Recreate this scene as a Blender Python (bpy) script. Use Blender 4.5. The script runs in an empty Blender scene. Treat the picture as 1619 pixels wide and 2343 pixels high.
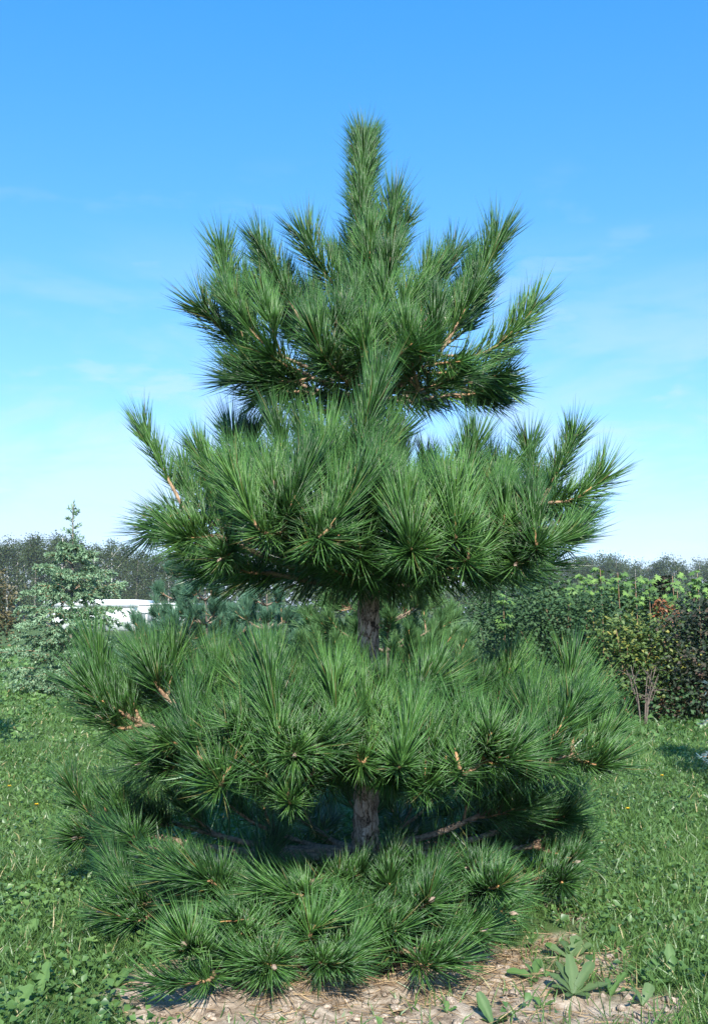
import bpy, math, random
import numpy as np
from mathutils import Vector

R = math.radians
scene = bpy.context.scene
C = scene.collection

# ------------------------------------------------------------------ camera
CAM_H, F, PW, PH = 1.15, 2350.0, 1619.0, 2343.0
PITCH = math.atan((1400.0 - PH / 2) / F)          # horizon lies at row 1400 of the photograph
cd = bpy.data.cameras.new('camera')
cam = bpy.data.objects.new('camera', cd)
C.objects.link(cam)
cam.location = (0, 0, CAM_H)
cam.rotation_euler = (math.pi / 2 + PITCH, 0, 0)
cd.sensor_fit = 'VERTICAL'
cd.sensor_height = 36.0
cd.lens = 36.0 * F / PH
cd.clip_start = 0.05
cd.clip_end = 6000
scene.camera = cam

# ------------------------------------------------------------------ sky, sun, exposure
SUN_AZ, SUN_EL = 6.0, 37.0        # degrees to the right of straight behind the camera; height
world = bpy.data.worlds.new('World')
scene.world = world
world.use_nodes = True
wn = world.node_tree
for n in list(wn.nodes):
    wn.nodes.remove(n)


def N(nt, t, **kw):
    n = nt.nodes.new(t)
    for k, v in kw.items():
        if k == 'inp':
            for i, val in v.items():
                n.inputs[i].default_value = val
        else:
            setattr(n, k, v)
    return n


wo = N(wn, 'ShaderNodeOutputWorld')
bg = N(wn, 'ShaderNodeBackground', inp={'Strength': 0.116})
sky = N(wn, 'ShaderNodeTexSky')
sky.sky_type = 'NISHITA'
sky.sun_disc = False
sky.sun_elevation = R(SUN_EL)
sky.sun_rotation = R(180.0 - SUN_AZ)
sky.air_density = 1.0
sky.dust_density = 0.35
sky.ozone_density = 2.2
hsv = N(wn, 'ShaderNodeMix', data_type='RGBA', blend_type='MULTIPLY')      # a clear deep-blue autumn sky: less red, more blue than the model's
hsv.inputs[0].default_value = 1.0
wn.links.new(sky.outputs[0], hsv.inputs[6])
tcs = N(wn, 'ShaderNodeTexCoord')
sps = N(wn, 'ShaderNodeSeparateXYZ')
wn.links.new(tcs.outputs['Generated'], sps.inputs[0])
skr = N(wn, 'ShaderNodeValToRGB')
els = skr.color_ramp.elements
els[0].position, els[0].color = 0.0, (0.60, 0.66, 1.0, 1)
els[1].position, els[1].color = 0.55, (0.31, 1.02, 1.40, 1)
e_ = els.new(0.16); e_.color = (0.58, 0.80, 1.06, 1)
wn.links.new(sps.outputs['Z'], skr.inputs[0])
wn.links.new(skr.outputs[0], hsv.inputs[7])
tc = N(wn, 'ShaderNodeTexCoord')
sep = N(wn, 'ShaderNodeSeparateXYZ')
wn.links.new(tc.outputs['Generated'], sep.inputs[0])
mp = N(wn, 'ShaderNodeMapping')
mp.inputs['Scale'].default_value = (1.0, 1.0, 3.2)
mp.inputs['Location'].default_value = (0.35, 0.0, 0.12)
wn.links.new(tc.outputs['Generated'], mp.inputs[0])
nz = N(wn, 'ShaderNodeTexNoise', inp={'Scale': 4.2, 'Detail': 7.0, 'Roughness': 0.58, 'Distortion': 0.4})
wn.links.new(mp.outputs[0], nz.inputs['Vector'])
cr = N(wn, 'ShaderNodeMapRange', inp={1: 0.42, 2: 0.62, 3: 0.0, 4: 1.0})
cr.interpolation_type = 'SMOOTHSTEP'
wn.links.new(nz.outputs[0], cr.inputs[0])
hz = N(wn, 'ShaderNodeMapRange', inp={1: 0.0, 2: 0.36, 3: 0.85, 4: 0.0})   # thin clouds gather low down
wn.links.new(sep.outputs['Z'], hz.inputs[0])
nz2 = N(wn, 'ShaderNodeTexNoise', inp={'Scale': 9.0, 'Detail': 8.0, 'Roughness': 0.55, 'Distortion': 0.2})
wn.links.new(mp.outputs[0], nz2.inputs['Vector'])
cr2 = N(wn, 'ShaderNodeMapRange', inp={1: 0.545, 2: 0.70, 3: 0.0, 4: 0.9})
cr2.interpolation_type = 'SMOOTHSTEP'
wn.links.new(nz2.outputs[0], cr2.inputs[0])
hz2 = N(wn, 'ShaderNodeMapRange', inp={1: 0.0, 2: 0.42, 3: 0.8, 4: 0.0})
wn.links.new(sep.outputs['Z'], hz2.inputs[0])
mul1 = N(wn, 'ShaderNodeMath', operation='MULTIPLY')
wn.links.new(cr.outputs[0], mul1.inputs[0])
wn.links.new(hz.outputs[0], mul1.inputs[1])
mul2 = N(wn, 'ShaderNodeMath', operation='MULTIPLY')
wn.links.new(cr2.outputs[0], mul2.inputs[0])
wn.links.new(hz2.outputs[0], mul2.inputs[1])
mul = N(wn, 'ShaderNodeMath', operation='MAXIMUM')
wn.links.new(mul1.outputs[0], mul.inputs[0])
wn.links.new(mul2.outputs[0], mul.inputs[1])
mx = N(wn, 'ShaderNodeMix', data_type='RGBA')
wn.links.new(mul.outputs[0], mx.inputs[0])
wn.links.new(hsv.outputs[2], mx.inputs[6])
mx.inputs[7].default_value = (3.5, 4.1, 4.9, 1)
wn.links.new(mx.outputs[2], bg.inputs['Color'])
wn.links.new(bg.outputs[0], wo.inputs[0])

sd = bpy.data.lights.new('sun', 'SUN')
sd.energy = 4.6
sd.angle = R(0.5)
sd.color = (1.0, 0.955, 0.88)
sun = bpy.data.objects.new('sun', sd)
C.objects.link(sun)
tosun = Vector((math.sin(R(SUN_AZ)) * math.cos(R(SUN_EL)), -math.cos(R(SUN_AZ)) * math.cos(R(SUN_EL)), math.sin(R(SUN_EL))))
sun.rotation_euler = tosun.to_track_quat('Z', 'Y').to_euler()
sun.location = (3, -6, 8)

scene.view_settings.view_transform = 'Standard'
scene.view_settings.look = 'None'
scene.view_settings.exposure = 1.0
scene.view_settings.gamma = 1.0
scene.view_settings.use_curve_mapping = False
scene.render.engine = 'CYCLES'
scene.cycles.max_bounces = 6
scene.cycles.diffuse_bounces = 3
scene.cycles.glossy_bounces = 2
scene.cycles.transmission_bounces = 3
scene.cycles.volume_bounces = 0
scene.cycles.sample_clamp_indirect = 4.0

# ------------------------------------------------------------------ pixel -> place
cp, sp = math.cos(PITCH), math.sin(PITCH)


def ray(px, py):
    u = (px - PW / 2) / F
    v = (PH / 2 - py) / F
    return np.array([u, cp - v * sp, sp + v * cp])


def at(px, py, Y):                      # the point at distance Y in front of the camera
    d = ray(px, py)
    return np.array([0, 0, CAM_H]) + d * (Y / d[1])


def atz(px, py, z):                     # the point at height z
    d = ray(px, py)
    return np.array([0, 0, CAM_H]) + d * ((z - CAM_H) / d[2])


# ------------------------------------------------------------------ materials
def new_mat(name):
    m = bpy.data.materials.new(name)
    m.use_nodes = True
    nt = m.node_tree
    b = nt.nodes['Principled BSDF']
    return m, nt, b


def ramp(nt, src, stops):
    r = nt.nodes.new('ShaderNodeValToRGB')
    while len(r.color_ramp.elements) < len(stops):
        r.color_ramp.elements.new(0.5)
    for e, (p, c) in zip(r.color_ramp.elements, stops):
        e.position = p
        e.color = (*c, 1)
    nt.links.new(src, r.inputs[0])
    return r


def leaf_mat(name, stops, rough=0.45, spec=0.5, trans=0.0, noise=0.0):
    """colour picked along a ramp by the point attribute 'tint' (0..1)"""
    m, nt, b = new_mat(name)
    a = N(nt, 'ShaderNodeAttribute', attribute_name='tint')
    r = ramp(nt, a.outputs['Fac'], stops)
    nt.links.new(r.outputs[0], b.inputs['Base Color'])
    b.inputs['Roughness'].default_value = rough
    b.inputs['Specular IOR Level'].default_value = spec
    if trans:
        t = N(nt, 'ShaderNodeBsdfTranslucent')
        g = N(nt, 'ShaderNodeMix', data_type='RGBA', blend_type='MULTIPLY')
        g.inputs[0].default_value = 1.0
        nt.links.new(r.outputs[0], g.inputs[6])
        g.inputs[7].default_value = (1.3, 1.5, 0.6, 1)
        nt.links.new(g.outputs[2], t.inputs['Color'])
        ms = N(nt, 'ShaderNodeMixShader')
        ms.inputs[0].default_value = trans
        out = nt.nodes['Material Output']
        nt.links.new(b.outputs[0], ms.inputs[1])
        nt.links.new(t.outputs[0], ms.inputs[2])
        nt.links.new(ms.outputs[0], out.inputs[0])
    return m


def bark_mat(name, stops, scale=(1, 1, 1), sc=9.0, bump=0.6, plates=.4):
    m, nt, b = new_mat(name)
    t = N(nt, 'ShaderNodeTexCoord')
    mp_ = N(nt, 'ShaderNodeMapping')
    mp_.inputs['Scale'].default_value = scale
    nt.links.new(t.outputs['Object'], mp_.inputs[0])
    n1 = N(nt, 'ShaderNodeTexNoise', inp={'Scale': sc, 'Detail': 6.0, 'Roughness': 0.65})
    nt.links.new(mp_.outputs[0], n1.inputs['Vector'])
    vo = N(nt, 'ShaderNodeTexVoronoi', inp={'Scale': sc * 1.6})
    vo.feature = 'DISTANCE_TO_EDGE'
    wa = N(nt, 'ShaderNodeMix', data_type='RGBA', blend_type='ADD')
    wa.inputs[0].default_value = 0.12
    nt.links.new(mp_.outputs[0], wa.inputs[6])
    nt.links.new(n1.outputs['Color'], wa.inputs[7])
    nt.links.new(wa.outputs[2], vo.inputs['Vector'])
    mr = N(nt, 'ShaderNodeMapRange', inp={1: 0.0, 2: 0.16, 3: 0.0, 4: 1.0})
    nt.links.new(vo.outputs['Distance'], mr.inputs[0])
    ad = N(nt, 'ShaderNodeMath', operation='MULTIPLY_ADD', inp={1: plates, 2: 0.0})
    nt.links.new(mr.outputs[0], ad.inputs[0])
    nt.links.new(n1.outputs[0], ad.inputs[2])
    r = ramp(nt, ad.outputs[0], stops)
    nt.links.new(r.outputs[0], b.inputs['Base Color'])
    bp = N(nt, 'ShaderNodeBump', inp={'Strength': bump, 'Distance': 0.025})
    nt.links.new(ad.outputs[0], bp.inputs['Height'])
    nt.links.new(bp.outputs[0], b.inputs['Normal'])
    b.inputs['Roughness'].default_value = 0.9
    b.inputs['Specular IOR Level'].default_value = 0.2
    return m


def twig_mat(name, old, young):
    m, nt, b = new_mat(name)
    a = N(nt, 'ShaderNodeAttribute', attribute_name='tint')
    t = N(nt, 'ShaderNodeTexCoord')
    n1 = N(nt, 'ShaderNodeTexNoise', inp={'Scale': 70.0, 'Detail': 3.0})
    nt.links.new(t.outputs['Object'], n1.inputs['Vector'])
    r = ramp(nt, a.outputs['Fac'], [(0.0, old), (1.0, young)])
    g = N(nt, 'ShaderNodeMix', data_type='RGBA', blend_type='MULTIPLY')
    g.inputs[0].default_value = 1.0
    nt.links.new(r.outputs[0], g.inputs[6])
    r2 = ramp(nt, n1.outputs[0], [(0.3, (0.45, 0.42, 0.4)), (0.62, (1.25, 1.2, 1.15))])
    nt.links.new(r2.outputs[0], g.inputs[7])
    nt.links.new(g.outputs[2], b.inputs['Base Color'])
    bp = N(nt, 'ShaderNodeBump', inp={'Strength': 0.8, 'Distance': 0.004})
    nt.links.new(n1.outputs[0], bp.inputs['Height'])
    nt.links.new(bp.outputs[0], b.inputs['Normal'])
    b.inputs['Roughness'].default_value = 0.85
    b.inputs['Specular IOR Level'].default_value = 0.2
    return m


def plain_mat(name, col, rough=0.7, var=0.12, sc=6.0):
    m, nt, b = new_mat(name)
    t = N(nt, 'ShaderNodeTexCoord')
    n1 = N(nt, 'ShaderNodeTexNoise', inp={'Scale': sc, 'Detail': 5.0})
    nt.links.new(t.outputs['Object'], n1.inputs['Vector'])
    lo = tuple(c * (1 - var) for c in col)
    hi = tuple(min(1, c * (1 + var)) for c in col)
    r = ramp(nt, n1.outputs[0], [(0.3, lo), (0.7, hi)])
    nt.links.new(r.outputs[0], b.inputs['Base Color'])
    b.inputs['Roughness'].default_value = rough
    return m


M = {}
M['needle'] = leaf_mat('pine_needle', [(0.0, (0.022, 0.064, 0.016)), (0.5, (0.062, 0.155, 0.034)), (0.9, (0.122, 0.25, 0.056)), (0.96, (0.12, 0.14, 0.04)), (1.0, (0.20, 0.12, 0.045))], rough=0.36, spec=0.5, trans=0.14)
M['needle_blue'] = leaf_mat('soft_blue_needle', [(0, (0.045, 0.115, 0.068)), (1, (0.11, 0.22, 0.125))], rough=0.5, spec=0.4, trans=0.1)
M['needle_yellow'] = leaf_mat('light_pine_needle', [(0, (0.05, 0.12, 0.038)), (1, (0.115, 0.22, 0.072))], rough=0.5, spec=0.4, trans=0.12)
M['needle_fir'] = leaf_mat('fir_needle', [(0, (0.11, 0.20, 0.105)), (1, (0.27, 0.40, 0.235))], rough=0.5, spec=0.4, trans=0.1)
M['needle_spruce'] = leaf_mat('blue_spruce_needle', [(0, (0.08, 0.14, 0.15)), (1, (0.17, 0.25, 0.27))], rough=0.55, spec=0.4)
M['bark'] = bark_mat('pine_bark', [(0.44, (0.05, 0.035, 0.027)), (0.52, (0.22, 0.145, 0.10)), (0.62, (0.47, 0.33, 0.24)), (0.82, (0.64, 0.50, 0.40))], scale=(1.0, 1.0, 0.45), sc=20.0, bump=1.0, plates=.22)
M['bark_grey'] = bark_mat('grey_bark', [(0.3, (0.07, 0.06, 0.05)), (0.9, (0.25, 0.22, 0.18))], scale=(1, 1, .3), sc=12.0)
M['bark_birch'] = bark_mat('pale_birch_bark', [(0.3, (0.3, 0.27, 0.24)), (0.7, (0.62, 0.58, 0.52))], scale=(.2, .2, .4), sc=3.0)
M['twig'] = twig_mat('pine_twig', (0.27, 0.225, 0.185), (0.40, 0.22, 0.095))
M['twig_bare'] = plain_mat('bare_twig', (0.13, 0.10, 0.08), .9, .3, 40)
M['bud'] = plain_mat('pine_bud', (0.34, 0.25, 0.19), 0.8, 0.4, 90)

# ------------------------------------------------------------------ mesh builders
def mesh_np(name, verts, faces_by_n, mat, tint=None, smooth=False):
    """faces_by_n: list of int arrays (k, n)"""
    me = bpy.data.meshes.new(name)
    verts = np.asarray(verts, dtype=np.float32)
    faces_by_n = [np.asarray(f, dtype=np.int32) for f in faces_by_n if len(f)]
    nl = sum(f.size for f in faces_by_n)
    nf = sum(len(f) for f in faces_by_n)
    me.vertices.add(len(verts))
    me.vertices.foreach_set('co', verts.ravel())
    me.loops.add(nl)
    me.polygons.add(nf)
    me.loops.foreach_set('vertex_index', np.concatenate([f.ravel() for f in faces_by_n]))
    tot = np.concatenate([np.full(len(f), f.shape[1], dtype=np.int32) for f in faces_by_n])
    st = np.concatenate([[0], np.cumsum(tot)[:-1]]).astype(np.int32)
    me.polygons.foreach_set('loop_start', st)
    me.polygons.foreach_set('loop_total', tot)
    if smooth:
        me.polygons.foreach_set('use_smooth', np.ones(nf, dtype=bool))
    if tint is not None:
        at_ = me.attributes.new('tint', 'FLOAT', 'POINT')
        at_.data.foreach_set('value', np.asarray(tint, dtype=np.float32))
    me.materials.append(mat)
    me.update(calc_edges=True)
    return me


def obj(name, me, parent=None, kind=None, loc=None):
    o = bpy.data.objects.new(name, me)
    C.objects.link(o)
    if parent is not None:
        o.parent = parent
    if kind:
        o['kind'] = kind
    if loc is not None:
        o.location = loc
    return o


def thing(name, label, cat, loc=(0, 0, 0), group=None):
    o = bpy.data.objects.new(name, None)
    o.empty_display_size = 0.1
    C.objects.link(o)
    o.location = loc
    o['label'] = label
    o['category'] = cat
    if group:
        o['group'] = group
    return o


def tag(o, label, cat, group=None):
    o['label'] = label
    o['category'] = cat
    if group:
        o['group'] = group
    return o


def nrm(v):
    return v / np.maximum(np.linalg.norm(v, axis=-1, keepdims=True), 1e-9)


def perp(d, rng):
    r = rng.normal(size=d.shape)
    u = nrm(np.cross(d, r))
    return u, np.cross(d, u)


class Geo:
    def __init__(self):
        self.v, self.t, self.q, self.ti, self.n = [], [], [], [], 0

    def add(self, v, tris=None, quads=None, tint=0.5):
        v = np.asarray(v, dtype=np.float64).reshape(-1, 3)
        if tris is not None and len(tris):
            self.t.append(np.asarray(tris) + self.n)
        if quads is not None and len(quads):
            self.q.append(np.asarray(quads) + self.n)
        self.v.append(v)
        self.ti.append(np.broadcast_to(np.asarray(tint, dtype=np.float64), (len(v),)))
        self.n += len(v)

    def mesh(self, name, mat, smooth=False, origin=None):
        v = np.concatenate(self.v)
        if origin is not None:
            v = v - np.asarray(origin)
        fs = []
        if self.t:
            fs.append(np.concatenate(self.t))
        if self.q:
            fs.append(np.concatenate(self.q))
        return mesh_np(name, v, fs, mat, np.concatenate(self.ti), smooth)


def add_needles(g, B, D, bend, L, W, tint, rng, solid=True):
    """curved tapering needles: B base, D direction, bend sideways shift of the tip"""
    n = len(B)
    if n == 0:
        return
    L = np.asarray(L).reshape(n, 1)
    W = np.asarray(W).reshape(n, 1)
    u, w = perp(D, rng)
    mid = B + D * L * 0.5 + bend * L * 0.3
    tip = B + D * L + bend * L
    idx = np.arange(n)[:, None]
    if solid:
        vs = []
        for c0, s in ((B, 0.42), (mid, 0.5)):
            for k in range(3):
                a = k * 2.0944
                vs.append(c0 + (u * math.cos(a) + w * math.sin(a)) * W * s)
        vs.append(tip)
        V = np.stack(vs, axis=1).reshape(-1, 3)
        b7 = idx * 7
        quads = np.concatenate([b7 + np.array([[k, (k + 1) % 3, 3 + (k + 1) % 3, 3 + k]]) for k in range(3)])
        tris = np.concatenate([b7 + np.array([[3 + k, 3 + (k + 1) % 3, 6]]) for k in range(3)])
        g.add(V, tris, quads, np.repeat(tint, 7))
    else:
        vs = [B - u * W * .4, B + u * W * .4, mid - u * W * .5, mid + u * W * .5, tip]
        V = np.stack(vs, axis=1).reshape(-1, 3)
        b5 = idx * 5
        g.add(V, b5 + np.array([[2, 3, 4]]), b5 + np.array([[0, 1, 3, 2]]), np.repeat(tint, 5))


def resample(pts, n):
    pts = np.asarray(pts, dtype=float)
    if len(pts) > 2:                      # smooth (Catmull-Rom through the given points)
        P = np.vstack([2 * pts[0] - pts[1], pts, 2 * pts[-1] - pts[-2]])
        out = []
        for i in range(1, len(P) - 2):
            t = np.linspace(0, 1, 9)[:-1, None]
            a, b, c, d = P[i - 1], P[i], P[i + 1], P[i + 2]
            out.append(.5 * ((2 * b) + (-a + c) * t + (2 * a - 5 * b + 4 * c - d) * t * t + (-a + 3 * b - 3 * c + d) * t ** 3))
        pts = np.vstack(out + [pts[-1:]])
    s = np.concatenate([[0], np.cumsum(np.linalg.norm(np.diff(pts, axis=0), axis=1))])
    q = np.linspace(0, s[-1], n)
    return np.stack([np.interp(q, s, pts[:, k]) for k in range(3)], axis=1), s[-1]


def add_tube(g, pts, r0, r1, sides=7, tint0=0.0, tint1=None, n=None, rough=0.0, rng=None):
    tint1 = tint0 if tint1 is None else tint1
    n = n or max(3, len(pts) * 2)
    p, _ = resample(pts, n)
    T = nrm(np.gradient(p, axis=0))
    ref = np.array([0.31, 0.87, 0.12])
    u = nrm(np.cross(T, ref))
    w = np.cross(T, u)
    rr = np.linspace(r0, r1, n)
    V = []
    for k in range(sides):
        a = 2 * math.pi * k / sides
        jit = 1.0 if rng is None else 1 + rough * rng.normal(size=(n, 1))
        V.append(p + (u * math.cos(a) + w * math.sin(a)) * rr[:, None] * jit)
    V = np.stack(V, axis=1).reshape(-1, 3)
    q = []
    for i in range(n - 1):
        for k in range(sides):
            k2 = (k + 1) % sides
            q.append([i * sides + k, i * sides + k2, (i + 1) * sides + k2, (i + 1) * sides + k])
    V = np.vstack([V, p[-1] + T[-1] * r1 * .7])
    tip = len(V) - 1
    t = [[(n - 1) * sides + k, (n - 1) * sides + (k + 1) % sides, tip] for k in range(sides)]
    tv = np.append(np.repeat(np.linspace(tint0, tint1, n), sides), tint1)
    g.add(V, t, q, tv)


def brush(g, pts, rng, count, L, W, a0=62, a1=20, t0=0.08, tint=(0.1, 0.85), fwd=0.16, lift=0.05, old=0.02, solid=True, pw=0.8, skew=0.0):
    """needles all round a stem, leaning forward ever more towards its tip"""
    p, ln = resample(pts, 24)
    T = nrm(np.gradient(p, axis=0))
    half = max(1, count // 2)
    t = t0 + (1 - t0) * rng.random(half) ** pw
    f = t * 23
    i = np.minimum(f.astype(int), 22)
    fr = (f - i)[:, None]
    B = p[i] * (1 - fr) + p[i + 1] * fr
    ax = nrm(T[i] * (1 - fr) + T[i + 1] * fr)
    u, w = perp(ax, rng)
    ang = np.radians(np.clip(a0 + (a1 - a0) * t ** 1.3 + rng.normal(size=half) * 8, 4, 105))[:, None]
    shade = rng.uniform(*tint) + rng.normal(size=half) * 0.22
    for s in (-1, 1):                                     # two needles to a sheath
        d = nrm(ax * np.cos(ang) + u * np.sin(ang) + w * s * 0.07 + rng.normal(size=(half, 3)) * 0.06 + np.array([0, 0, skew]))
        bend = ax * fwd + np.array([0, 0, lift]) + rng.normal(size=(half, 3)) * 0.05
        ll = L * rng.uniform(0.74, 1.08, half) * (0.82 + 0.18 * t)
        sh = np.clip(shade + rng.normal(size=half) * .06, 0.0, 0.88)
        dead = rng.random(half) < old
        sh = np.where(dead, 0.97, sh)
        add_needles(g, B, d, bend, ll, W * rng.uniform(.85, 1.15, half), sh, rng, solid)


def bud_mesh():
    g = Geo()
    prof = [(0.0, .006), (.008, .0095), (.02, .0075), (.034, .002)]
    V = []
    for z, r in prof:
        for k in range(6):
            V.append((r * math.cos(k * 1.0472), r * math.sin(k * 1.0472), z))
    q = [[i * 6 + k, i * 6 + (k + 1) % 6, (i + 1) * 6 + (k + 1) % 6, (i + 1) * 6 + k] for i in range(3) for k in range(6)]
    g.add(V, None, q, 0.5)
    return g.mesh('bud', M['bud'])


BUD = bud_mesh()

# ------------------------------------------------------------------ ground
rngG = np.random.default_rng(5)


def vnoise(x, y, s, seed=0):
    """cheap smooth value noise"""
    r = np.random.default_rng(seed)
    tab = r.random((64, 64))
    fx, fy = x / s, y / s
    ix, iy = np.floor(fx).astype(int), np.floor(fy).astype(int)
    tx, ty = fx - ix, fy - iy
    tx, ty = tx * tx * (3 - 2 * tx), ty * ty * (3 - 2 * ty)
    g = lambda a, b: tab[a % 64, b % 64]
    return (g(ix, iy) * (1 - tx) + g(ix + 1, iy) * tx) * (1 - ty) + (g(ix, iy + 1) * (1 - tx) + g(ix + 1, iy + 1) * tx) * ty


PX, PY = at(838, 2013, 4.51)[:2]
PY = 4.51


def soil_amount(x, y):
    """1 on the bare soil in front of and below the pine, 0 in the lawn"""
    e = 1.0 - np.sqrt(((x - 0.10) / 0.80) ** 2 + ((y - 3.20) / 0.60) ** 2)
    e2 = 0.75 - np.sqrt(((x - PX) / 1.0) ** 2 + ((y - PY + .2) / 1.0) ** 2)
    nn = vnoise(x, y, .22, 3) * .6 + vnoise(x, y, .07, 4) * .4 - .5
    return np.clip((np.maximum(e, e2) * 1.0 + nn * 1.05) * 4.0 + 0.12, 0, 1)


def ground_z(x, y):
    near = np.exp(-((np.hypot(x, y - 4.0)) / 7.0) ** 2)
    return (vnoise(x, y, .5, 7) - .5) * .035 * near + (vnoise(x, y, .10, 8) - .5) * .05 * near * soil_amount(x, y) + (vnoise(x, y, .04, 9) - .5) * .022 * near * soil_amount(x, y)


def lines(fine_lo, fine_hi, step, far_lo, far_hi):
    a = list(np.arange(fine_lo, fine_hi + 1e-6, step))
    s = step
    while a[-1] < far_hi:
        s *= 1.35
        a.append(a[-1] + s)
    s = step
    b = []
    x = fine_lo
    while x > far_lo:
        s *= 1.35
        x -= s
        b.append(x)
    return np.array(b[::-1] + a)


gx = lines(-2.2, 2.2, .03, -1200, 1200)
gy = lines(2.4, 6.0, .03, -60, 1500)
XX, YY = np.meshgrid(gx, gy)
ZZ = ground_z(XX, YY)
V = np.stack([XX, YY, ZZ], axis=-1).reshape(-1, 3)
nx_, ny_ = len(gx), len(gy)
ii = (np.arange(ny_ - 1)[:, None] * nx_ + np.arange(nx_ - 1)[None]).ravel()
Q = np.stack([ii, ii + 1, ii + 1 + nx_, ii + nx_], axis=1)
mg, nt, b = new_mat('lawn_soil')
a = N(nt, 'ShaderNodeAttribute', attribute_name='tint')
tcg = N(nt, 'ShaderNodeTexCoord')
n1 = N(nt, 'ShaderNodeTexNoise', inp={'Scale': 14.0, 'Detail': 9.0, 'Roughness': 0.7})
n2 = N(nt, 'ShaderNodeTexNoise', inp={'Scale': 1.2, 'Detail': 6.0})
for n_ in (n1, n2):
    nt.links.new(tcg.outputs['Object'], n_.inputs['Vector'])
rs = ramp(nt, n1.outputs[0], [(0.34, (0.10, 0.07, 0.05)), (0.46, (0.30, 0.23, 0.165)), (0.6, (0.47, 0.385, 0.295)), (0.75, (0.58, 0.49, 0.39))])
rg = ramp(nt, n2.outputs[0], [(0.3, (0.05, 0.075, 0.028)), (0.7, (0.10, 0.16, 0.045))])
mxg = N(nt, 'ShaderNodeMix', data_type='RGBA')
nt.links.new(a.outputs['Fac'], mxg.inputs[0])
nt.links.new(rg.outputs[0], mxg.inputs[6])
nt.links.new(rs.outputs[0], mxg.inputs[7])
nt.links.new(mxg.outputs[2], b.inputs['Base Color'])
b.inputs['Roughness'].default_value = 0.95
b.inputs['Specular IOR Level'].default_value = 0.1
bp = N(nt, 'ShaderNodeBump', inp={'Strength': 0.9, 'Distance': 0.02})
nt.links.new(n1.outputs[0], bp.inputs['Height'])
nt.links.new(bp.outputs[0], b.inputs['Normal'])
ground = obj('ground', mesh_np('ground', V, [Q], mg, soil_amount(V[:, 0], V[:, 1]), True), None, 'structure')

# ------------------------------------------------------------------ the pine
TR = [(838, 2020), (836, 1950), (836, 1880), (838, 1700), (842, 1450), (845, 1330), (845, 1100), (843, 870), (846, 770), (838, 640), (828, 480), (832, 390), (832, 330)]
trunk_pts = np.array([at(x, y, PY) for x, y in TR])
trunk_r = np.array([.074, .060, .053, .050, .046, .044, .034, .027, .020, .014, .010, .008, .006])
trunk_pts[0, 2] = -0.03


def trunk_at(py):
    ys = np.array([y for _, y in TR][::-1], float)
    return np.array([np.interp(py, ys, trunk_pts[::-1, k]) for k in range(3)])


rng = np.random.default_rng(11)
pine = thing('pine_tree', 'tall dark green pine with long needles in four tiers on bare soil', 'pine tree', (PX, PY, 0))
PO = np.array([PX, PY, 0.0])
# trunk with plated bark relief
g = Geo()
n = 150
tp = np.stack([np.interp(np.linspace(0, 1, n), np.linspace(0, 1, len(trunk_pts)), trunk_pts[:, k]) for k in range(3)], axis=1)
tr = np.interp(np.linspace(0, 1, n), np.linspace(0, 1, len(trunk_r)), trunk_r)
S = 28
V = []
for i in range(n):
    for k in range(S):
        a_ = 2 * math.pi * k / S
        rr = tr[i] * (1 + .10 * (vnoise(np.array([k * .9]), np.array([tp[i, 2] * 55]), 1.0, 21)[0] - .5) * 2 + .05 * rng.normal() * (tr[i] > .03))
        if tp[i, 2] < .12:                           # root flare
            rr *= 1 + (0.12 - max(tp[i, 2], 0)) * 2.6 * (0.6 + .5 * math.sin(a_ * 4 + 1))
        V.append(tp[i] + np.array([math.cos(a_), math.sin(a_), 0]) * rr)
Q = [[i * S + k, i * S + (k + 1) % S, (i + 1) * S + (k + 1) % S, (i + 1) * S + k] for i in range(n - 1) for k in range(S)]
g.add(V, None, Q, 0.0)
obj('trunk', g.mesh('trunk', M['bark'], True, PO), pine)

ZM = {1: (400, 200, 1596 / 900), 2: (230, 850, 1596 / 770), 3: (800, 850, 1596 / 819), 4: (100, 1380, 1596 / 750),
      5: (750, 1380, 1596 / 750), 6: (0, 1780, 1596 / 810), 7: (700, 1780, 1596 / 919)}


def zp(z, p):
    """point of an enlargement of the photograph -> place; third value: metres behind (+) or before (-) the trunk, from 10 up: 10 + height above the ground"""
    ox, oy, s = ZM[z]
    x, y = ox + p[0] / s, oy + p[1] / s
    if p[2] >= 9:
        return atz(x, y, p[2] - 10)
    return at(x, y, PY + p[2])


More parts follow.
